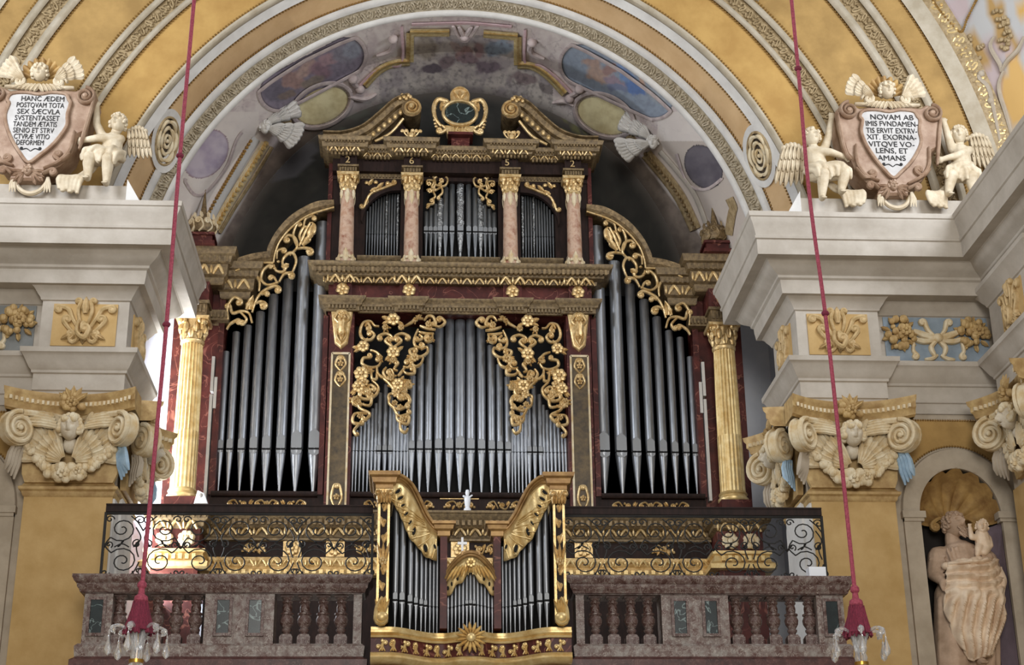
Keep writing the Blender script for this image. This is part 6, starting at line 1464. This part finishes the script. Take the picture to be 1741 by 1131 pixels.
for s in (-1, 1):
    # outer post: gilded edges with carved drops
    a, b = sorted((s*.865, s*.99)); mb = MB(); mb.box(a, b, 16.42, 17.0, 4.95, 6.34); po = mb.build('outer_post', M['wood'], ro, smooth=False)
    mb = MB(); 
    for x in (a+.012, b-.012): mb.box(x-.013, x+.013, 16.40, 16.44, 4.97, 6.3)
    mb.build('gilt_edges', M['goldlt'], po, smooth=False)
    mb = MB(); c = (a+b)/2
    for k in range(7):
        z = 5.1+.17*k; leaf(mb, c, z, PI/2+.3*(1 if k % 2 else -1), .13, .03, 16.415, .03); vine(mb, [(c, z), (c+.02*(1 if k % 2 else -1), z+.06)], .01, 16.415, None, (.018, 1 if k % 2 else -1), .02)
    for k in range(3): leaf(mb, c, 5.5, PI/2+.22*(k-1), .3, .026, 16.40, .035)
    rosette(mb, c, 5.58, .05, 16.40, 6, .04); mb.build('post_carving', M['gold'], po)
    mb = MB(); vine(mb, [(c-s*.0, 5.2), (c+s*.05, 5.1), (c+s*.06, 4.98)], .03, 16.40, None, (.06, -s), .05)
    for k in range(5): leaf(mb, c, 5.0, PI/2+.2*(k-2), .2, .024, 16.39, .04)
    mb.blob((c, 16.38, 4.99), (.07, .05, .06), 8, 5); mb.build('foot_scroll', M['goldlt'], po)
    mb = MB(); mb.prism([(c-.07, 6.22), (c+.07, 6.22), (c+.09, 6.36), (c-.09, 6.36)], 16.38, 17.0)
    for k in range(5): leaf(mb, c-.06+.03*k, 6.2, PI/2, .15, .025, 16.37, .04)
    for k in (-1, 1): vine(mb, [(c, 6.25), (c+k*.04, 6.32)], .016, 16.36, None, (.03, -k), .04)
    mb.build('post_capital', M['gold'], po)
    p = [(a, 17.0), (a, 16.42), (b, 16.42), (b, 17.0)]
    mb = MB(); mb.sweep(p, [(0, 6.36), (.03, 6.37), (.03, 6.41), (.06, 6.43), (.07, 6.48), (.1, 6.5), (.11, 6.54), (0, 6.56)], -1); mb.box(a, b, 16.42, 17.0, 6.36, 6.55); mb.build('post_cornice', M['brassy'], ro)
    # swept cornice of the tower
    base = cr([(s*.85, 6.53), (s*.74, 6.54), (s*.62, 6.47), (s*.53, 6.33), (s*.45, 6.18), (s*.37, 6.08), (s*.33, 6.07)], 6); sec = [(0, -.1), (0, .10), (-.02, .12), (-.03, .12), (-.04, .085), (-.055, .085), (-.06, .07), (-.085, .06), (-.09, .035), (-.12, .03), (-.13, 0), (-.13, -.1)]
    N = len(base); vs = []; P = len(sec)
    for i in range(N):
        p0 = base[max(i-1, 0)]; p1 = base[min(i+1, N-1)]; dx, dz = p1[0]-p0[0], p1[1]-p0[1]; l = math.hypot(dx, dz); nx, nz_ = (-dz/l, dx/l) if s < 0 else (dz/l, -dx/l)
        for o_, d in sec: vs.append((base[i][0]+nx*o_, yp(base[i][0])-d, base[i][1]+nz_*o_))
    fs = [(i*P+k, i*P+(k+1) % P, (i+1)*P+(k+1) % P, (i+1)*P+k) for i in range(N-1) for k in range(P)]+[tuple(range(P)), tuple((N-1)*P+k for k in reversed(range(P)))]
    mb = MB(); mb.add(vs, fs); mb.build('swept_cornice', M['brassy'], ro, auto=25)
    # inner red post with its small cornice
    a, b = sorted((s*.25, s*.325)); mb = MB(); mb.box(a, b, 16.76, 17.0, 4.95, 6.0); mb.build('red_post', M['redmar'], ro, smooth=False)
    mb = MB(); mb.sweep([(a, 17.0), (a, 16.78), (b+.0, 16.78), (b, 17.0)], [(0, 5.93), (.03, 5.95), (.03, 6.0), (.06, 6.02), (.07, 6.06), (.09, 6.07), (.09, 6.1), (0, 6.11)], -1); mb.box(a, b, 16.78, 17.0, 5.93, 6.1); mb.build('red_post_cornice', M['brassy'], ro)
    # pierced gilt carving under the cornice
    up_ = [(310, 200), (400, 190), (480, 220), (560, 290), (640, 410), (720, 520), (800, 600), (872, 630)]; lo_ = [(310, 370), (360, 460), (420, 560), (480, 690), (545, 820), (645, 905), (740, 1000), (872, 1025)]
    U = cr(crop(620, 800, 7.067, 16.62, up_), 6); Lw = cr(crop(620, 800, 7.067, 16.62, lo_), 6); N = len(U); vs = []; fs = []; m = 10
    for i in range(N):
        sc_ = .012*abs(math.sin(i/N*PI*8))
        for k in range(m+1):
            t = k/m; x = U[i][0]+(Lw[i][0]-U[i][0])*t; z = U[i][1]+(Lw[i][1]-U[i][1])*t-sc_*t; x = -x if s > 0 else x
            vs.append((x, yp(x)-.03-.025*math.sin(PI*t)-.012*math.sin(i/N*PI*16)*t, z))
    fs = [(i*(m+1)+k, i*(m+1)+k+1, (i+1)*(m+1)+k+1, (i+1)*(m+1)+k) for i in range(N-1) for k in range(m)]
    mb = MB(); mb.add(vs, fs); vl = mb.build('pierced_valance', M['goldlt'], ro); sd = vl.modifiers.new('thick', 'SOLIDIFY'); sd.thickness = .016; sd.offset = 0
    mb = MB(); rb = MB()
    for j, (cx_, cy_, an, ln) in enumerate(((398, 305, .75, 38), (428, 378, .5, 34), (458, 460, .5, 26), (497, 555, .7, 28), (545, 645, .9, 26), (593, 738, 1.3, 40), (728, 905, 1.9, 48), (845, 870, 1.9, 28))):
        (x, z), = crop(620, 800, 7.067, 16.6, [(cx_, cy_)]); x = -x if s > 0 else x; an = an if s < 0 else PI-an; L_ = ln*.00091
        el_ = [(x+L_*math.cos(q)*math.cos(an)-L_*.42*math.sin(q)*math.sin(an), z+L_*math.cos(q)*math.sin(an)+L_*.42*math.sin(q)*math.cos(an)) for q in [2*PI*k/12 for k in range(12)]]
        mb = MB(); mb.prism(el_, yp(x)-.078, yp(x)-.03); mb.build('piercing', M['black'], vl, smooth=False)
        e2 = [(x+(u-x)*1.5, z+(v-z)*1.6) for u, v in el_]; rb.rib(e2+e2[:1], .008, yp(x)-.06, .014)
    for j in range(9):
        t = (j+.5)/9; i = int(t*(N-1)); a_ = U[i]; b_ = Lw[i]; f_ = (crop(620, 800, 7.067, 16.6, [(860, 660)]))[0]
        q = [(f_[0]+(b_[0]-f_[0])*k/6+.02*math.sin(PI*k/6), f_[1]+(b_[1]-f_[1])*k/6) for k in range(2, 7)]; q = [(-x if s > 0 else x, z) for x, z in q]
        vs_ = [(x, yp(x)-.055, z) for x, z in q]; rb.tube([(a1, b1-.012, c1) for a1, b1, c1 in vs_], [.007]*5, 5)
    rb.build('valance_relief', M['goldlt'], vl)
    # tower pipes
    for px, wd, ym, yb in ((672, 9, 1026, 1078), (683.5, 10, 1026, 1078), (697, 9, 1029, 1080), (707, 7.5, 1031, 1082), (716, 7, 1033, 1084), (723.5, 6.5, 1034, 1085), (731, 6, 1035, 1086), (737.5, 5.5, 1036, 1087), (743.5, 5, 1036, 1087)):
        x = XZ(px, ym, 16.75)[0]; x = -x if s > 0 else x; t = (abs(x)-.34)/.5; r = wd/2/154; pipe(x, yp(x)+.08, 4.91, 5.21, 5.86+.45*t, r, ro, M['tin'], lip=2.8, seg=12, big=wd > 6.2, tip=.25)
for k in range(13):
    x = -.235+.47*k/12; t = abs(x)/.24; pipe(x, yp(x)+.06, 4.91, 5.19+.02*(1-t), 5.56-.2*t, .0185, ro, M['tin'], lip=2.4, seg=10, big=k in (5, 6, 7), tip=.35)
# crest over the middle field
cxs = [-.27+.54*i/24 for i in range(25)]
def ctop(x): return 5.5+.23*math.cos(x/.27*PI/2)**.8 if abs(x) < .27 else 5.5
def cbot(x): t = abs(x)/.27; return 5.53-.25*t+.02*math.sin(t*14)
vs = []; m = 8
for x in cxs:
    for k in range(m+1): q = k/m; vs.append((x, yp(x)-.03-.03*math.sin(PI*q)-.01*math.sin(x*60)*q, ctop(x)*(1-q)+cbot(x)*q))
mb = MB(); mb.add(vs, [(i*(m+1)+k, i*(m+1)+k+1, (i+1)*(m+1)+k+1, (i+1)*(m+1)+k) for i in range(24) for k in range(m)]); cr_ = mb.build('crest_valance', M['goldlt'], ro); sd = cr_.modifiers.new('thick', 'SOLIDIFY'); sd.thickness = .02
mb = MB(); mb.tube([(x, yp(x)-.05, ctop(x)+.015) for x in cxs], .026, 8); mb.tube([(x, yp(x)-.075, ctop(x)-.02) for x in cxs], .014, 8); mb.box(-.1, .1, yp(0)-.06, yp(0)+.1, 5.72, 5.76); mb.build('crest_molding', M['brassy'], ro)
mb = MB(); rosette(mb, 0, 5.63, .06, yp(0)-.06, 7, .04)
for s in (-1, 1):
    for k in range(6): leaf(mb, s*.03*k, 5.62-.005*k, -PI/2+s*(.2+.08*k), .1+.02*k, .022, yp(.1)-.06, .03)
mb.build('crest_carving', M['goldlt'], ro)
for x, z in ((-.2, 5.42), (-.24, 5.38), (.2, 5.42), (.24, 5.38), (-.14, 5.47), (.14, 5.47)): mb = MB(); mb.blob((x, yp(x)-.058, z), (.012, .01, .025), 6, 5); mb.build('piercing', M['black'], cr_)
place2(ro, (0, 17.0, 4.3))
# small white cross on the crest, and the little white figure on the ledge behind
mb = MB(); x, z = XZ(786, 945, 16.78); a, b = z+.12, z+.15; mb.prism([(x-.012, 5.765), (x+.012, 5.765), (x+.012, a), (x+.05, a), (x+.05, b), (x+.012, b), (x+.012, z+.2), (x-.012, z+.2), (x-.012, b), (x-.05, b), (x-.05, a), (x-.012, a)], 16.77, 16.79); tag(mb.build('small_cross', M['whitebox'], None, smooth=False), 'thin white cross standing on the crest of the small organ', 'cross')
mb = MB(); x, z = XZ(795, 872, 20.4); mb.lathe([(.05, 7.25), (.05, 7.28), (.03, 7.3), (.04, 7.36), (.045, 7.42), (.02, 7.46), (.03, 7.5), (.02, 7.54)], (x, 20.48, 0), 10); mb.limb((x, 20.48, 7.42), (x+.06, 20.46, 7.46), .015, .012, 6); mb.limb((x, 20.48, 7.42), (x-.05, 20.46, 7.45), .02, .015, 6); tag(mb.build('white_figurine', M['whitebox']), 'tiny white figurine on the organ ledge above the small organ', 'figurine')
# white boxes on the gallery
x, z = XZ(1388, 985, 17.3); mb = MB(); mb.box(x-.1, x+.09, 17.2, 17.34, 5.6, 5.73); mb.box(x-.09, x+.08, 17.19, 17.2, 5.61, 5.72); tag(mb.build('white_box', M['whitebox'], None, smooth=False), 'small white box lying on the right end of the marble rail', 'box')
lampr = thing('floodlight', 'small white floodlight at the foot of the left gilded column', 'lamp')
x = XZ(342, 850, 20.1)[0]; mb = MB(); mb.prism([(x-.09, 7.22), (x+.09, 7.22), (x+.04, 7.36), (x-.05, 7.4)], 20.08, 20.2, .01); mb.build('housing', M['whitebox'], lampr, smooth=False); mb = MB(); mb.blob((x-.01, 20.08, 7.33), (.03, .02, .03), 8, 6); mb.build('lens', M['plaque'], lampr); place2(lampr, (x, 20.14, 7.22))
# ---- ropes, tassels, chandeliers hanging in the nave
def rope(pts, Y, lab, knots):
    root = thing('hanging_rope', lab[0], 'rope', group='red ropes of the chandeliers'); P = [W(x, y, Y) for x, y in pts]; P = [P[0]+(P[0]-P[1]).normalized()*5.0]+P
    mb = MB(); Q = cr([tuple(p) for p in P], 40); n = len(Q); rb = .0165
    mb.tube(Q, [rb*(1+.06*(i % 2)) for i in range(n)], 8); mb.build('cord', M['rope'], root)
    for kx, ky in knots: mb = MB(); mb.blob(W(kx, ky, Y), (.034, .034, .026), 8, 6); mb.build('knot', M['tassel'], root)
    e = P[-1]; mb = MB(); mb.lathe([(.02, .12), (.035, .10), (.035, .075), (.022, .06), (.026, .02), (.05, .0), (.055, -.03), (.045, -.045)], tuple(e), 14); tt = mb.build('tassel_head', M['rope'], root)
    mb = MB(); rr = random.Random(3)
    for k in range(46):
        a = 2*PI*k/46; q = .035+.02*rr.random(); R = .11*(.75+.35*rr.random()); mb.tube([e+Vector((q*math.cos(a), q*math.sin(a), -.04)), e+Vector((.065*math.cos(a), .065*math.sin(a), -.12)), e+Vector((R*math.cos(a), R*math.sin(a), -.26-.03*rr.random()))], [.008, .011, .009], 5)
    mb.lathe([(.045, -.04), (.06, -.12), (.1, -.25)], tuple(e), 16); mb.build('tassel_fringe', M['tassel'], tt); place2(root, tuple(e)); return e
def chandelier(e, lab):
    root = thing('crystal_chandelier', lab, 'chandelier', group='crystal chandeliers hanging in the nave'); c = e+Vector((0, 0, -.28))
    mb = MB(); mb.lathe([(.012, .08), (.05, .03), (.03, -.04), (.035, -.1), (.05, -.16), (.04, -.2), (.07, -.26), (.1, -.34), (.1, -.4), (.05, -.5), (.08, -.6), (.02, -.7)], tuple(c), 14); mb.build('glass_stem', M['crystal'], root)
    mb = MB(); mb.lathe([(.03, -.185), (.055, -.19), (.055, -.215), (.03, -.22)], tuple(c), 14); mb.lathe([(.008, .28), (.008, -.2)], tuple(c), 8); mb.build('brass_cup', M['brass'], root)
    for k in range(6):
        a = 2*PI*k/6+.35; d = Vector((math.cos(a), math.sin(a), 0)); mb = MB()
        P = [c+d*.03+Vector((0, 0, -.12)), c+d*.06+Vector((0, 0, .0)), c+d*.13+Vector((0, 0, .055)), c+d*.19+Vector((0, 0, .045)), c+d*.2+Vector((0, 0, .01)), c+d*.17+Vector((0, 0, .0))]
        mb.tube(cr([tuple(p) for p in P], 5), [.014-.0002*i for i in range(26)], 8); mb.blob(c+d*.19+Vector((0, 0, .03)), .026, 8, 6); ar_ = mb.build('glass_arm', M['crystal'], root)
        mb = MB(); q = c+d*.215; mb.tube([q+Vector((0, 0, .02)), q+Vector((0, 0, -.02))], .003, 4); mb.lathe([(.002, -.02), (.01, -.03), (.008, -.045), (.012, -.06), (.03, -.12), (.024, -.15), (.004, -.17)], tuple(q), 8); mb.build('pendant', M['crystal'], ar_)
        mb = MB(); P = [c+d*.02+Vector((0, 0, -.1)), c+d*.05+Vector((0, 0, .03)), c+d*.04+Vector((0, 0, .12))]; mb.tube(cr([tuple(p) for p in P], 4), [.012-.001*i for i in range(9)], 6); mb.build('glass_plume', M['crystal'], root)
    for k in range(10):
        a = 2*PI*k/10; q = c+Vector((.09*math.cos(a), .09*math.sin(a), -.27)); mb = MB(); mb.blob(q, .03, 8, 6); mb.build('crystal_bead', M['crystal'], root)
    place2(root, tuple(c)); return root
e = rope([(330, 0), (306, 265), (283, 552), (262, 780), (240, 1015)], 12.0, ('red rope with burgundy tassel hanging before the left pier',), [(306, 265), (283, 552)]); chandelier(e, 'crystal chandelier top below the left red tassel')
e = rope([(1345, -8), (1357, 117), (1376, 330), (1403, 533), (1428, 760), (1455, 1022)], 12.0, ('red rope with burgundy tassel hanging before the right pier',), [(1357, 117), (1403, 533)]); chandelier(e, 'crystal chandelier top below the right red tassel')
